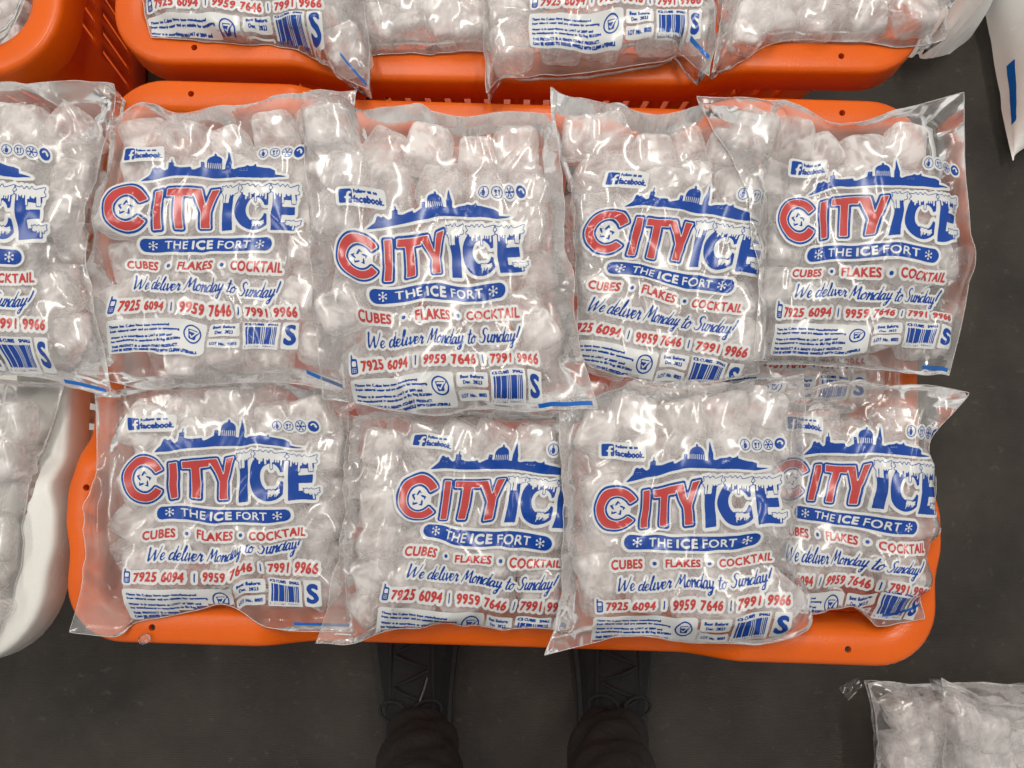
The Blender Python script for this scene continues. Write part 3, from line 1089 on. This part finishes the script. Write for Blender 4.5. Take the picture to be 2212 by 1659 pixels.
    for it in range(160):
        A = .25 * (Zc_[:-2, 1:-1] + Zc_[2:, 1:-1] + Zc_[1:-1, :-2] + Zc_[1:-1, 2:]) - gravity * q * q
        Zc_[1:-1, 1:-1] = np.maximum(A, Oc[1:-1, 1:-1])
        Zc_[0], Zc_[-1], Zc_[:, 0], Zc_[:, -1] = Ec[0], Ec[-1], Ec[:, 0], Ec[:, -1]
    Z = np.maximum(bilin(Zc_, S, T_) - .0012, obst)
    for it in range(110):
        A = .25 * (Z[:-2, 1:-1] + Z[2:, 1:-1] + Z[1:-1, :-2] + Z[1:-1, 2:]) - gravity
        Z[1:-1, 1:-1] = np.maximum(A, obst[1:-1, 1:-1])
        Z[0], Z[-1], Z[:, 0], Z[:, -1] = edge_z[0], edge_z[-1], edge_z[:, 0], edge_z[:, -1]
    # soften, then crease
    for _ in range(2):
        Z[1:-1, 1:-1] = .5 * Z[1:-1, 1:-1] + .125 * (Z[:-2, 1:-1] + Z[2:, 1:-1] + Z[1:-1, :-2] + Z[1:-1, 2:])
    add = np.zeros_like(Z)
    wx, wy = float(np.ptp(X)), float(np.ptp(Y))
    for k in range(creases):
        px = float(X.min()) + wx * rnd.random(); py = float(Y.min()) + wy * rnd.random()
        an = rnd.gauss(1.25, .55) if rnd.random() < .7 else rnd.uniform(0, 3.14)
        L = rnd.uniform(.018, .07); amp = rnd.uniform(.0003, .0014); wd_ = rnd.uniform(.0016, .0034)
        if k % 5 == 0:
            L, amp, wd_ = rnd.uniform(.05, .12), rnd.uniform(.0020, .0036), rnd.uniform(.0026, .0044)
        ca, sa = math.cos(an), math.sin(an)
        u = (X - px) * ca + (Y - py) * sa; v = -(X - px) * sa + (Y - py) * ca
        v = v + .18 * u * u / L * rnd.uniform(-1, 1)
        add += amp * np.exp(-np.abs(v) / wd_) * np.clip(1 - (u / L) ** 2, 0, 1)
    add += .0004 * (1 - np.abs(vnoise(X * 45 + 3 * vnoise(X * 20, Y * 20, seed), Y * 45, seed + 7)) * 2) * .8
    add += .0012 * vnoise(X * 28, Y * 16, seed + 11)
    # crimped weld along the top
    add += .0009 * np.sin(S * 260) * np.exp(-((T_ - .028) / .010) ** 2)
    e = np.clip(np.minimum(np.minimum(S, 1 - S), np.minimum(T_, 1 - T_)) / .03, 0, 1)
    Z = np.maximum(Z + add * (.35 + .65 * e), HB + .0008)
    idx = np.arange(ni * nj).reshape(nj, ni)
    quads = np.stack([idx[:-1, :-1], idx[1:, :-1], idx[1:, 1:], idx[:-1, 1:]], -1).reshape(-1, 4)
    P = np.stack([X, Y, Z], -1).reshape(-1, 3)
    fm = array_mesh('front_film', P, [quads])
    mist = np.clip(.5 + .6 * vnoise(X * 17, Y * 17, seed + 31) + .4 * vnoise(X * 48, Y * 48, seed + 32) + .3 * vnoise(X * 130, Y * 130, seed + 33), 0, 1.4)
    fa = fm.attributes.new('mist', 'FLOAT', 'POINT')
    fa.data.foreach_set('value', mist.astype(np.float32).ravel())
    link_mesh('front_film', fm, M[film], root)
    # underside
    prof = np.clip(np.minimum(np.minimum(S, 1 - S), np.minimum(T_, 1 - T_)) / .14, 0, 1)
    prof = np.sqrt(1 - (1 - prof) ** 2)
    thick = .072 if dome is None else .012
    st = 3
    jj = sorted(set(list(range(0, nj, st)) + [nj - 1])); ii = sorted(set(list(range(0, ni, st)) + [ni - 1]))
    ZBf = np.minimum(np.maximum(Z - .0004 - thick * prof, np.maximum(HB, 0) + .0005), Z - .0004)
    Xb, Yb, Zb = X[np.ix_(jj, ii)], Y[np.ix_(jj, ii)], ZBf[np.ix_(jj, ii)]
    ib = np.arange(len(jj) * len(ii)).reshape(len(jj), len(ii))
    qb = np.stack([ib[:-1, :-1], ib[:-1, 1:], ib[1:, 1:], ib[1:, :-1]], -1).reshape(-1, 4)
    if back:
        link_mesh('back_film', array_mesh('back_film', np.stack([Xb, Yb, Zb], -1).reshape(-1, 3), [qb]), M['film_back' if film == 'film' else film], root)
    # welded edge
    if seam:
        loop = [(X[0, i], Y[0, i], Z[0, i]) for i in range(0, ni - 1, 2)] + [(X[j, -1], Y[j, -1], Z[j, -1]) for j in range(0, nj - 1, 2)] \
            + [(X[-1, i], Y[-1, i], Z[-1, i]) for i in range(ni - 1, 0, -2)] + [(X[j, 0], Y[j, 0], Z[j, 0]) for j in range(nj - 1, 0, -2)]
        link_mesh('welded_seam', tube(loop, .0005, 4, True), M['seam'], root)
    gx = (np.gradient(X, axis=1) * (ni - 1), np.gradient(Y, axis=1) * (ni - 1))
    gt = (np.gradient(X, axis=0) * (nj - 1), np.gradient(Y, axis=0) * (nj - 1))
    def find(px, py):
        """grid coordinates of world points"""
        ss = np.clip((px - X.min()) / wx, .02, .98); tt = np.clip((Y.max() - py) / wy, .02, .98)
        for _ in range(14):
            ex = px - bilin(X, ss, tt); ey = py - bilin(Y, ss, tt)
            a = bilin(gx[0], ss, tt); b = bilin(gt[0], ss, tt); c = bilin(gx[1], ss, tt); d_ = bilin(gt[1], ss, tt)
            det = a * d_ - b * c
            det = np.where(np.abs(det) < 1e-6, -1e-6, det)
            ds = (d_ * ex - b * ey) / det; dt = (-c * ex + a * ey) / det
            ss = np.clip(ss + np.clip(ds, -.2, .2), -.05, 1.05); tt = np.clip(tt + np.clip(dt, -.2, .2), -.05, 1.05)
        return ss, tt
    if art is not None:
        zt = zc + half
        A_, B_, C_ = (np.array(at(p[0], p[1], zt))[:2] for p in art)
        c0, c1, c2 = np.array((40., 355.)), np.array((995., 340.)), np.array((530., 830.))
        Mx = np.stack([c1 - c0, c2 - c0], 1)
        Wm = np.stack([B_ - A_, C_ - A_], 1) @ np.linalg.inv(Mx)
        V, lay, faces, mats = ART
        V = V.copy()
        for (fx0, fx1, fy, dy) in folds:
            # film pushed together: what lies beyond the fold slides up or down and in
            k = np.clip((V[:, 0] - fx0) / (fx1 - fx0), 0, 1) * np.clip((V[:, 1] - fy) / 60, 0, 1)
            k = k * k * (3 - 2 * k)
            V[:, 1] += dy * k
            V[:, 0] -= abs(dy) * .35 * k
        Q = (V - c0) @ Wm.T + A_
        wv = .0027
        Q = Q + np.stack([wv * vnoise(Q[:, 0] * 24 + 5, Q[:, 1] * 24, seed + 21) + .0008 * vnoise(Q[:, 0] * 70, Q[:, 1] * 70, seed + 22),
                          wv * 1.3 * vnoise(Q[:, 0] * 24, Q[:, 1] * 24 + 9, seed + 23) + .0009 * vnoise(Q[:, 0] * 70, Q[:, 1] * 70, seed + 24)], 1)
        ss, tt = find(Q[:, 0], Q[:, 1])
        zz = bilin(Z, ss, tt)
        err = np.hypot(bilin(X, ss, tt) - Q[:, 0], bilin(Y, ss, tt) - Q[:, 1])
        ok = (err < .0008) & (ss > .004) & (ss < .996) & (tt > .004) & (tt < .996)
        zz = zz + np.array((.00045, .00070, .00080))[lay]
        used = np.zeros(len(V), bool)
        fl, ml = [], []
        for k, f in faces.items():
            keep = ok[f].all(1)
            fl.append(f[keep]); ml.append(mats[k][keep])
            used[f[keep].ravel()] = True
        if used.any():
            remap = np.cumsum(used) - 1
            me = array_mesh('printed_logo', np.stack([Q[:, 0], Q[:, 1], zz], 1)[used], [remap[f] for f in fl], ml)
            link_mesh('printed_logo', me, [M['ink_white'], M['ink_blue'], M['ink_red']], root)
    if mark is not None:
        # the blue register strip printed near the lower weld: (s0, t0) - (s1, t1), thickness
        (s0, t0, s1, t1, w_) = mark
        n1, n2 = 40, 5
        u = np.linspace(0, 1, n1)[None, :]; v = np.linspace(-.5, .5, n2)[:, None]
        up = abs(t1 - t0) > abs(s1 - s0) * 1.5
        ss = s0 + (s1 - s0) * u + (v * w_ if up else 0 * v); tt = t0 + (t1 - t0) * u + (0 * v if up else v * w_)
        mp = np.stack([bilin(X, ss, tt), bilin(Y, ss, tt), bilin(Z, ss, tt) + .0006], -1).reshape(-1, 3)
        im = np.arange(n1 * n2).reshape(n2, n1)
        qm = np.stack([im[:-1, :-1], im[1:, :-1], im[1:, 1:], im[:-1, 1:]], -1).reshape(-1, 4)
        link_mesh('register_strip', array_mesh('register_strip', mp, [qm]), M['ink_cyan'], root)
    h_stamp(X, Y, Z, 1)
    return root

# --- lower layer inside the central crate
LOW = 'plain ice bags in the lower layer'
make_bag('clear bag of ice cubes under the two left logo bags', 901, [(320, 330), (650, 330)], [(650, 330), (650, 1190)], [(320, 1190), (650, 1190)], [(320, 330), (320, 1190)],
         .338, .32, None, 4, 9, group=LOW, back=False, two_layers=False, ni=80, nj=120, creases=8, seam=False)
make_bag('clear bag of ice cubes under the second column of logo bags', 902, [(660, 330), (1110, 330)], [(1110, 330), (1110, 1290)], [(660, 1290), (1110, 1290)], [(660, 330), (660, 1290)],
         .338, .32, None, 5, 10, group=LOW, back=False, two_layers=False, ni=80, nj=120, creases=8, seam=False)
make_bag('clear bag of ice cubes under the third column of logo bags', 903, [(1120, 330), (1540, 330)], [(1540, 330), (1540, 1290)], [(1120, 1290), (1540, 1290)], [(1120, 330), (1120, 1290)],
         .338, .32, None, 5, 10, group=LOW, back=False, two_layers=False, ni=80, nj=120, creases=8, seam=False)
make_bag('half hidden bag with a barcode between the two right logo bags', 904, [(1550, 360), (1900, 370)], [(1900, 370), (1900, 900)], [(1550, 900), (1900, 900)], [(1550, 360), (1550, 900)],
         .350, .33, [(1495, 592), (1860, 592), (1682, 782)], 4, 6, group=LOW, back=False, two_layers=False, ni=90, nj=110, creases=8)
make_bag('clear bag of ice cubes under the lower right logo bag', 905, [(1560, 900), (1830, 900)], [(1830, 900), (1830, 1230)], [(1560, 1230), (1830, 1230)], [(1560, 900), (1560, 1230)],
         .325, .31, None, 4, 4, group=LOW, back=False, two_layers=False, ni=70, nj=80, creases=8, seam=False)

MAIN = 'printed ice bags in the central crate'
make_bag('lower left logo bag in the orange crate, over its left rim', 11,
         [(205, 850), (400, 825), (600, 825), (755, 850)], [(755, 850), (748, 1000), (742, 1200), (762, 1365)],
         [(150, 1365, .405), (257, 1368, .405), (297, 1343), (400, 1325), (493, 1312), (573, 1352), (683, 1361), (762, 1365)],
         [(205, 850), (209, 930), (206, 1050), (187, 1110, .405), (185, 1210, .405), (168, 1300, .405), (150, 1365, .405)],
         0.392, .402, [(273, 1033), (692, 1030), (488, 1243)], mark=(.80, .968, .99, .972, .012), group=MAIN, inset=(.12, .03, .08, .12), folds=((540, 650, 660, -42),))
make_bag('lower logo bag second from the left, over the front rim', 12,
         [(765, 900), (900, 888), (1050, 885), (1215, 890)], [(1215, 890), (1225, 1100), (1230, 1300), (1232, 1358)],
         [(682, 1390, .405), (749, 1388, .405), (855, 1362), (967, 1343), (1095, 1360), (1232, 1358)],
         [(765, 900), (752, 1050), (745, 1159), (702, 1330), (682, 1390, .405)],
         .394, .402, [(856, 1067), (1268, 1092), (1031, 1300)], group=MAIN, inset=(.07, .05, .08, .10))
make_bag('logo bag in the lower right corner of the orange crate', 14,
         [(1660, 850), (1737, 842), (1856, 827), (1975, 835), (2094, 849, .43)],
         [(2094, 849, .43), (2050, 900, .42), (2010, 955, .405), (2016, 1018, .405), (2020, 1045, .405), (2008, 1172, .405), (1986, 1271, .40), (1983, 1331, .39)],
         [(1650, 1315), (1737, 1323), (1845, 1315), (1896, 1345), (1983, 1331, .39)],
         [(1660, 850), (1650, 1000), (1645, 1200), (1650, 1315)],
         .385, .395, [(1668, 1030), (2013, 1058), (1820, 1257)], nx=4, inset=(.06, .15, .16, .14), mark=(.72, .95, .97, .93, .014), group=MAIN, folds=((650, 760, 840, -46),))
make_bag('upper left logo bag in the orange crate', 21,
         [(240, 268), (305, 225), (385, 250), (480, 236), (600, 214), (770, 195, .43)], [(770, 195, .43), (752, 400), (742, 600), (748, 848)],
         [(160, 805), (300, 838), (450, 832), (600, 822), (748, 848)],
         [(240, 268), (228, 400), (203, 500), (197, 640), (205, 740), (160, 805)],
         .415, .424, [(246, 458), (655, 455), (440, 672)], mark=(.86, .955, .99, .985, .012), group=MAIN, inset=(.09, .06, .045, .07), folds=((540, 600, 860, -14), (520, 460, 480, -8)))
make_bag('upper logo bag third from the left, its right letters cut off', 23,
         [(1190, 188, .43), (1225, 208), (1330, 226), (1420, 246), (1500, 236), (1660, 250)], [(1660, 250), (1645, 400), (1640, 600), (1640, 805)],
         [(1240, 772), (1300, 800), (1400, 820), (1500, 830), (1640, 805)],
         [(1190, 188, .43), (1200, 300), (1225, 400), (1248, 600), (1240, 772)],
         .412, .42, [(1263, 495), (1662, 552), (1413, 732)], group=MAIN, inset=(.06, .06, .05, .06))
make_bag('upper right logo bag hanging past the crate over the floor', 24,
         [(1505, 208, .43), (1600, 213, .43), (1716, 224, .43), (1790, 262), (1860, 262), (1970, 230, .43), (2082, 200, .43)],
         [(2082, 200, .43), (2085, 350, .42), (2096, 500, .42), (2088, 650, .41), (2050, 812, .405)],
         [(1612, 785), (1760, 786), (1850, 790), (1950, 802), (2050, 812, .405)],
         [(1505, 208, .43), (1550, 330), (1596, 430), (1620, 600), (1612, 785)],
         .408, .415, [(1673, 475), (2065, 487), (1865, 684)], nx=5, inset=(.08, .15, .10, .08), mark=(.83, .972, .985, .985, .014), group=MAIN, folds=((560, 620, 780, -16), (430, 520, 900, -18)))
make_bag('lower logo bag third from the left, corner poking over the front rim', 13,
         [(1207, 890, .43), (1300, 850), (1342, 835), (1370, 820), (1430, 831), (1628, 819), (1736, 807, .44)],
         [(1736, 807, .44), (1738, 875), (1732, 1033), (1710, 1192), (1750, 1323), (1747, 1359)],
         [(1176, 1416, .425), (1291, 1387, .415), (1342, 1376), (1470, 1388), (1608, 1392), (1690, 1383), (1747, 1359)],
         [(1207, 890, .43), (1212, 1040), (1216, 1152), (1205, 1331), (1176, 1416, .425)],
         .412, .418, [(1283, 1097), (1692, 1078), (1492, 1306)], group=MAIN, inset=(.10, .08, .08, .11), folds=((600, 900, 480, -14), (250, 100, 860, -16)))
make_bag('upper logo bag second from the left, tilted counterclockwise', 22,
         [(655, 198, .44), (740, 230), (800, 246), (900, 235), (1000, 252), (1090, 240), (1196, 246)], [(1196, 246), (1222, 500), (1245, 700), (1292, 882, .44)],
         [(698, 862), (780, 872), (900, 892), (1080, 890), (1292, 882, .44)],
         [(655, 198, .44), (668, 400), (682, 560), (690, 700), (698, 862)],
         .425, .432, [(737, 563), (1142, 541), (962, 782)], mark=(.79, .985, .985, .982, .014), group=MAIN, inset=(.06, .05, .055, .06))

UP = 'ice bags in the upper crate'
make_bag('bag of ice lying plain side up between the two upper logo bags', 31, [(720, -300), (1100, -300)], [(1100, -300), (1080, 0), (1060, 120)], [(760, 125), (900, 128), (1060, 120)], [(720, -300), (740, 0), (760, 125)],
         .372, .36, None, 4, 6, group=UP, ni=90, nj=110)
make_bag('logo bag at the top left, hanging over the upper crate rim', 32, [(260, -360), (740, -350)], [(740, -350), (790, 0), (796, 194, .425)],
         [(343, 100, .385), (480, 108, .39), (632, 112), (707, 150), (796, 194, .425)], [(260, -360), (320, 0), (343, 100, .385)],
         .395, .39, [(302, -195), (698, -169), (505, 22)], group=UP, mark=(.84, .93, .985, .985, .012), folds=((560, 640, 850, -20),))
make_bag('logo bag at the top centre, its corner tip over the rim', 33, [(1040, -380), (1520, -390)], [(1520, -390), (1545, 0), (1532, 164, .42)],
         [(1051, 201, .425), (1088, 170), (1196, 164), (1438, 131), (1465, 125), (1532, 164, .42)], [(1040, -380), (1050, 0), (1046, 110), (1051, 201, .425)],
         .395, .39, [(1146, -190), (1508, -202), (1331, 8)], group=UP, mark=(.86, .955, .985, .93, .014))
make_bag('bag of crushed ice lying plain side up at the top right', 34, [(1530, -380), (2020, -380)], [(2020, -380), (2046, 0), (2040, 86, .41)],
         [(1537, 159, .42), (1600, 140), (1673, 108), (1811, 107), (1918, 114), (2040, 86, .41)], [(1530, -380), (1545, 0), (1537, 159, .42)],
         .392, .39, None, 5, 7, group=UP, creases=40)
make_bag('bag of ice in the crate at the top left corner', 35, [(-300, -330), (60, -330)], [(60, -330), (100, -40), (88, 50), (58, 110)], [(-300, 150), (-60, 160), (20, 140), (58, 110)], [(-300, -330), (-300, 150)],
         .375, .37, None, 4, 6, group='ice bags on the left', ni=90, nj=110)
make_bag('bag of large ice cubes in the lower half of the white crate', 42, [(-330, 800), (140, 830)], [(140, 830), (105, 950), (84, 1100), (62, 1250), (25, 1360)], [(-330, 1400), (-60, 1400), (25, 1360)], [(-330, 800), (-330, 1400)],
         .385, .385, None, 5, 6, group='ice bags on the left')
make_bag('logo bag cut off by the left edge, above the white crate', 41, [(-330, 200), (-30, 192), (100, 176), (215, 178), (246, 182, .44)],
         [(246, 182, .44), (249, 211), (240, 280), (222, 320), (203, 424), (195, 581), (212, 711), (228, 780), (241, 858)],
         [(-330, 830), (-60, 822), (46, 812), (148, 828), (241, 858)], [(-330, 200), (-330, 830)],
         .425, .43, [(-297, 452), (113, 463), (-91, 699)], nx=6, group='ice bags on the left', mark=(.83, .985, .985, .982, .011), inset=(.05, .07, .12, .08))

# --- on the floor
make_bag('clear ice bag on the floor in the bottom right corner', 51, [(1874, 1476, .10), (1915, 1470, .10), (2000, 1478, .10), (2120, 1474, .10), (2400, 1470, .10)], [(2400, 1470, .10), (2400, 1960, .08)], [(1880, 1960, .08), (2400, 1960, .08)],
         [(1874, 1476, .10), (1893, 1552, .10), (1892, 1660, .09), (1880, 1960, .08)],
         .10, .09, None, 7, 7, inset=(.09, .03, .08, .03), group='ice bags on the floor', ni=90, nj=90)
make_bag('second clear bag lying over the floor bag at bottom right', 52, [(2033, 1464, .17), (2062, 1480, .16), (2110, 1500, .15), (2160, 1520, .15), (2420, 1520, .15)], [(2420, 1520, .15), (2420, 1980, .14)], [(2020, 1980, .12), (2420, 1980, .14)],
         [(2033, 1464, .17), (2044, 1560, .15), (2035, 1660, .14), (2020, 1980, .12)],
         .14, .13, None, 6, 7, inset=(.07, .03, .10, .03), group='ice bags on the floor', ni=90, nj=90)
make_bag('white bag of flake ice beside the upper crate', 61, [(1930, -300), (2160, -300)], [(2160, -300), (2140, -120), (2124, 0), (2098, 75), (2050, 118)], [(1950, 122), (2000, 126), (2050, 118)], [(1930, -300), (1930, -100), (1950, 122)],
         .05, .05, None, cubes=False, dome=.24, film='sack', seam=False, group='white ice sacks', name='ice_sack', ni=80, nj=90, creases=60, cat='ice sack')
make_bag('white sack of ice with a blue stripe at the right edge', 62, [(2080, -300), (2420, -300)], [(2420, -300), (2420, 200)], [(2188, 348), (2215, 318), (2420, 200)], [(2080, -300), (2118, 0), (2140, 110), (2162, 230), (2188, 348)],
         .05, .03, None, cubes=False, dome=.24, film='sack', seam=False, group='white ice sacks', name='ice_sack', ni=100, nj=120, creases=60, mark=(.030, .90, .030, .72, .022), cat='ice sack')

# --- a torn strip of film on the floor
a = at(1822, 1500, .004); b = at(1858, 1472, .004)
u_ = (b - a); v_ = Vector((-u_.y, u_.x, 0)).normalized() * .011
sv, sf = [], []
for i in range(13):
    for j in range(5):
        p = a + u_ * (i / 12) + v_ * ((j - 2) / 2) * (1 - .3 * (i / 12))
        sv.append((p.x, p.y, .0045 + .004 * math.sin(j * 1.4) * math.sin(i * .35 + .4)))
for i in range(12):
    for j in range(4):
        sf.append((i * 5 + j, i * 5 + j + 1, i * 5 + j + 6, i * 5 + j + 5))
scrap = link_mesh('film_scrap', array_mesh('film_scrap', np.array(sv), [np.array(sf)]), M['film_empty'])
scrap['label'] = 'small torn strip of clear film lying on the dark floor'
scrap['category'] = 'plastic scrap'

# --- a melting chip of ice on the front rim
chip_me = cube_mesh(77)
for v in chip_me.vertices:
    v.co = v.co.normalized() * (.85 + .15 * v.co.length)
chip_me.transform(Matrix.Diagonal((.0065, .005, .0028, 1)))
chip_me.materials.clear(); chip_me.materials.append(M['film_back'])
chip = bpy.data.objects.new('ice_chip', chip_me)
COL.objects.link(chip)
chip.location = at(312, 1381, .4035)
chip.rotation_euler = (0, 0, .3)
chip['label'] = 'small melting chip of ice on the front rim, bottom left'
chip['category'] = 'ice chip'

# ------------------------------------------------------------------ the person holding the camera: shoes and legs at the bottom
def skin_body(name, joints, edges, radii, mat, parent, root_i=0, sub=2):
    me = bpy.data.meshes.new(name)
    me.from_pydata(joints, edges, [])
    o = bpy.data.objects.new(name, me)
    COL.objects.link(o)
    md = o.modifiers.new('skin', 'SKIN'); md.use_smooth_shade = True
    sk = me.skin_vertices[0].data
    for i, r in enumerate(radii):
        sk[i].radius = (r, r)
        sk[i].use_root = (i == root_i)
    ss = o.modifiers.new('smooth', 'SUBSURF'); ss.levels = sub; ss.render_levels = sub
    bpy.context.view_layer.update()
    dg = bpy.context.evaluated_depsgraph_get()
    new = bpy.data.meshes.new_from_object(o.evaluated_get(dg))
    bpy.data.objects.remove(o)
    new.materials.clear()
    return link_mesh(name, new, mat, parent)

LA = at(905, 1600, .10); RA = at(1318, 1590, .10)
mid = (LA + RA) / 2
person = empty('person', (mid.x, mid.y, 0), 'person in dark trousers and black laced shoes standing at the crate', 'person')
J = [(0, -.44, .93), (0, -.46, 1.12), (0, -.47, 1.32), (0, -.47, 1.42),
     (-.09, -.44, .86), (LA.x + .045, LA.y - .03, .50), (LA.x + .012, LA.y - .012, .20), (LA.x, LA.y + .004, .085),
     (.09, -.44, .86), (RA.x - .045, RA.y - .03, .50), (RA.x - .012, RA.y - .012, .20), (RA.x, RA.y + .004, .085)]
E = [(0, 1), (1, 2), (2, 3), (0, 4), (4, 5), (5, 6), (6, 7), (0, 8), (8, 9), (9, 10), (10, 11)]
RADI = [.14, .15, .16, .07, .085, .062, .054, .050, .085, .062, .054, .050]
body = skin_body('body', J, E, RADI, M['trouser'], person, 0, 3)
# soft folds in the trouser legs
for v in body.data.vertices:
    p = v.co
    if p.z < .6:
        w = .006 * math.sin(p.z * 75 + 3 * math.sin(p.x * 40) + p.y * 25) * (1 - p.z / .6) + .004 * math.sin(p.z * 140 + p.x * 60)
        c = LA if p.x < 0 else RA
        d = Vector((p.x - c.x, p.y - c.y, 0))
        if d.length > 1e-5:
            v.co = p + d.normalized() * w

def make_shoe(ank, yaw):
    sh = []
    # stations from heel to toe: y, half width, height, centre shift
    st = [(-.098, .020, .050), (-.090, .030, .066), (-.06, .037, .082), (-.02, .039, .094), (.02, .040, .098), (.06, .044, .088), (.10, .049, .072), (.14, .051, .058), (.175, .048, .047), (.20, .040, .038), (.215, .028, .028), (.222, .012, .018)]
    V, F = [], []
    n = 16
    for (y, w, h) in st:
        for k in range(n):
            a = 2 * math.pi * k / n
            c, s_ = math.cos(a), math.sin(a)
            x = 1.18 * w * math.copysign(abs(c) ** .75, c)
            z = .022 + (h - .022) * (max(0, s_) ** .8) if s_ >= 0 else .022 - .004 * abs(s_)
            V.append((x * (1 - .25 * max(0, s_)), y, z))
    m = len(st)
    for i in range(m - 1):
        for k in range(n):
            F.append((i * n + k, i * n + (k + 1) % n, (i + 1) * n + (k + 1) % n, (i + 1) * n + k))
    me = bpy.data.meshes.new('shoe')
    me.from_pydata(V, [], F + [tuple(range(n)), tuple(range(m * n - 1, m * n - n - 1, -1))])
    rot = Matrix.Translation((ank.x, ank.y, 0)) @ Matrix.Rotation(yaw, 4, 'Z')
    me.transform(rot)
    shoe = link_mesh('shoe', me, M['shoe'], person)
    sub = shoe.modifiers.new('smooth', 'SUBSURF'); sub.levels = 1; sub.render_levels = 2
    def sub_part(nm, me2, mat):
        me2.transform(rot)
        o = bpy.data.objects.new(nm, me2); COL.objects.link(o); me2.materials.append(mat); me2.shade_smooth()
        o.parent = shoe
        return o
    # sole
    V, F = [], []
    out = [(w * 1.19 + .004, y) for (y, w, h) in st]
    ringp = [(w, y) for (w, y) in out] + [(-w, y) for (w, y) in reversed(out)]
    for z in (.001, .012, .026):
        for (x, y) in ringp:
            V.append((x * (1.0 if z < .02 else .985), y * 1.015, z))
    q = len(ringp)
    for l in range(2):
        for i in range(q):
            F.append((l * q + i, l * q + (i + 1) % q, (l + 1) * q + (i + 1) % q, (l + 1) * q + i))
    me2 = bpy.data.meshes.new('sole')
    me2.from_pydata(V, [], F + [tuple(range(2 * q, 3 * q)), tuple(range(q - 1, -1, -1))])
    so = sub_part('sole', me2, M['sole'])
    # tongue, laces and bow
    def surf(x, y):
        for (a, b) in zip(st[:-1], st[1:]):
            if a[0] <= y <= b[0]:
                t = (y - a[0]) / (b[0] - a[0])
                w = a[1] + (b[1] - a[1]) * t; h = a[2] + (b[2] - a[2]) * t
                return .022 + (h - .022) * math.sqrt(max(0, 1 - (x / (w * .98)) ** 2)) + .0025
        return .03
    for k in range(5):
        y0 = .035 + k * .021
        pts = [(x, y0 + .008 * math.copysign(1, (-1) ** k) * x / .02, surf(x, y0)) for x in np.linspace(-.024, .024, 9)]
        sub_part('lace', tube(pts, .0026, 6), M['lace'])
    for sgn in (-1, 1):
        pts = []
        for k in range(15):
            a = math.pi * 2 * k / 14
            pts.append((sgn * (.004 + .026 * (1 - math.cos(a)) / 2 * 1.5), .038 + .014 * math.sin(a), .104 - .018 * (1 - math.cos(a)) / 2))
        sub_part('lace_bow', tube(pts, .0024, 6), M['lace'])
    if yaw > 0:
        sub_part('lace_tip', tube([(.014, .052, .1), (.020, .066, .094), (.024, .080, .088)], .0014, 6), M['aglet'])
    for sgn in (-1, 1):
        st_pts = [(sgn * .030, y, surf(sgn * .030, y) + .0006) for y in np.linspace(.03, .125, 12)]
        sub_part('eyelet_strip', tube(st_pts, .0036, 6), M['shoe'])
    return shoe

make_shoe(at(890, 1590, .08), R(2))
make_shoe(at(1336, 1580, .08), R(-2))
print('objects', len(bpy.data.objects))
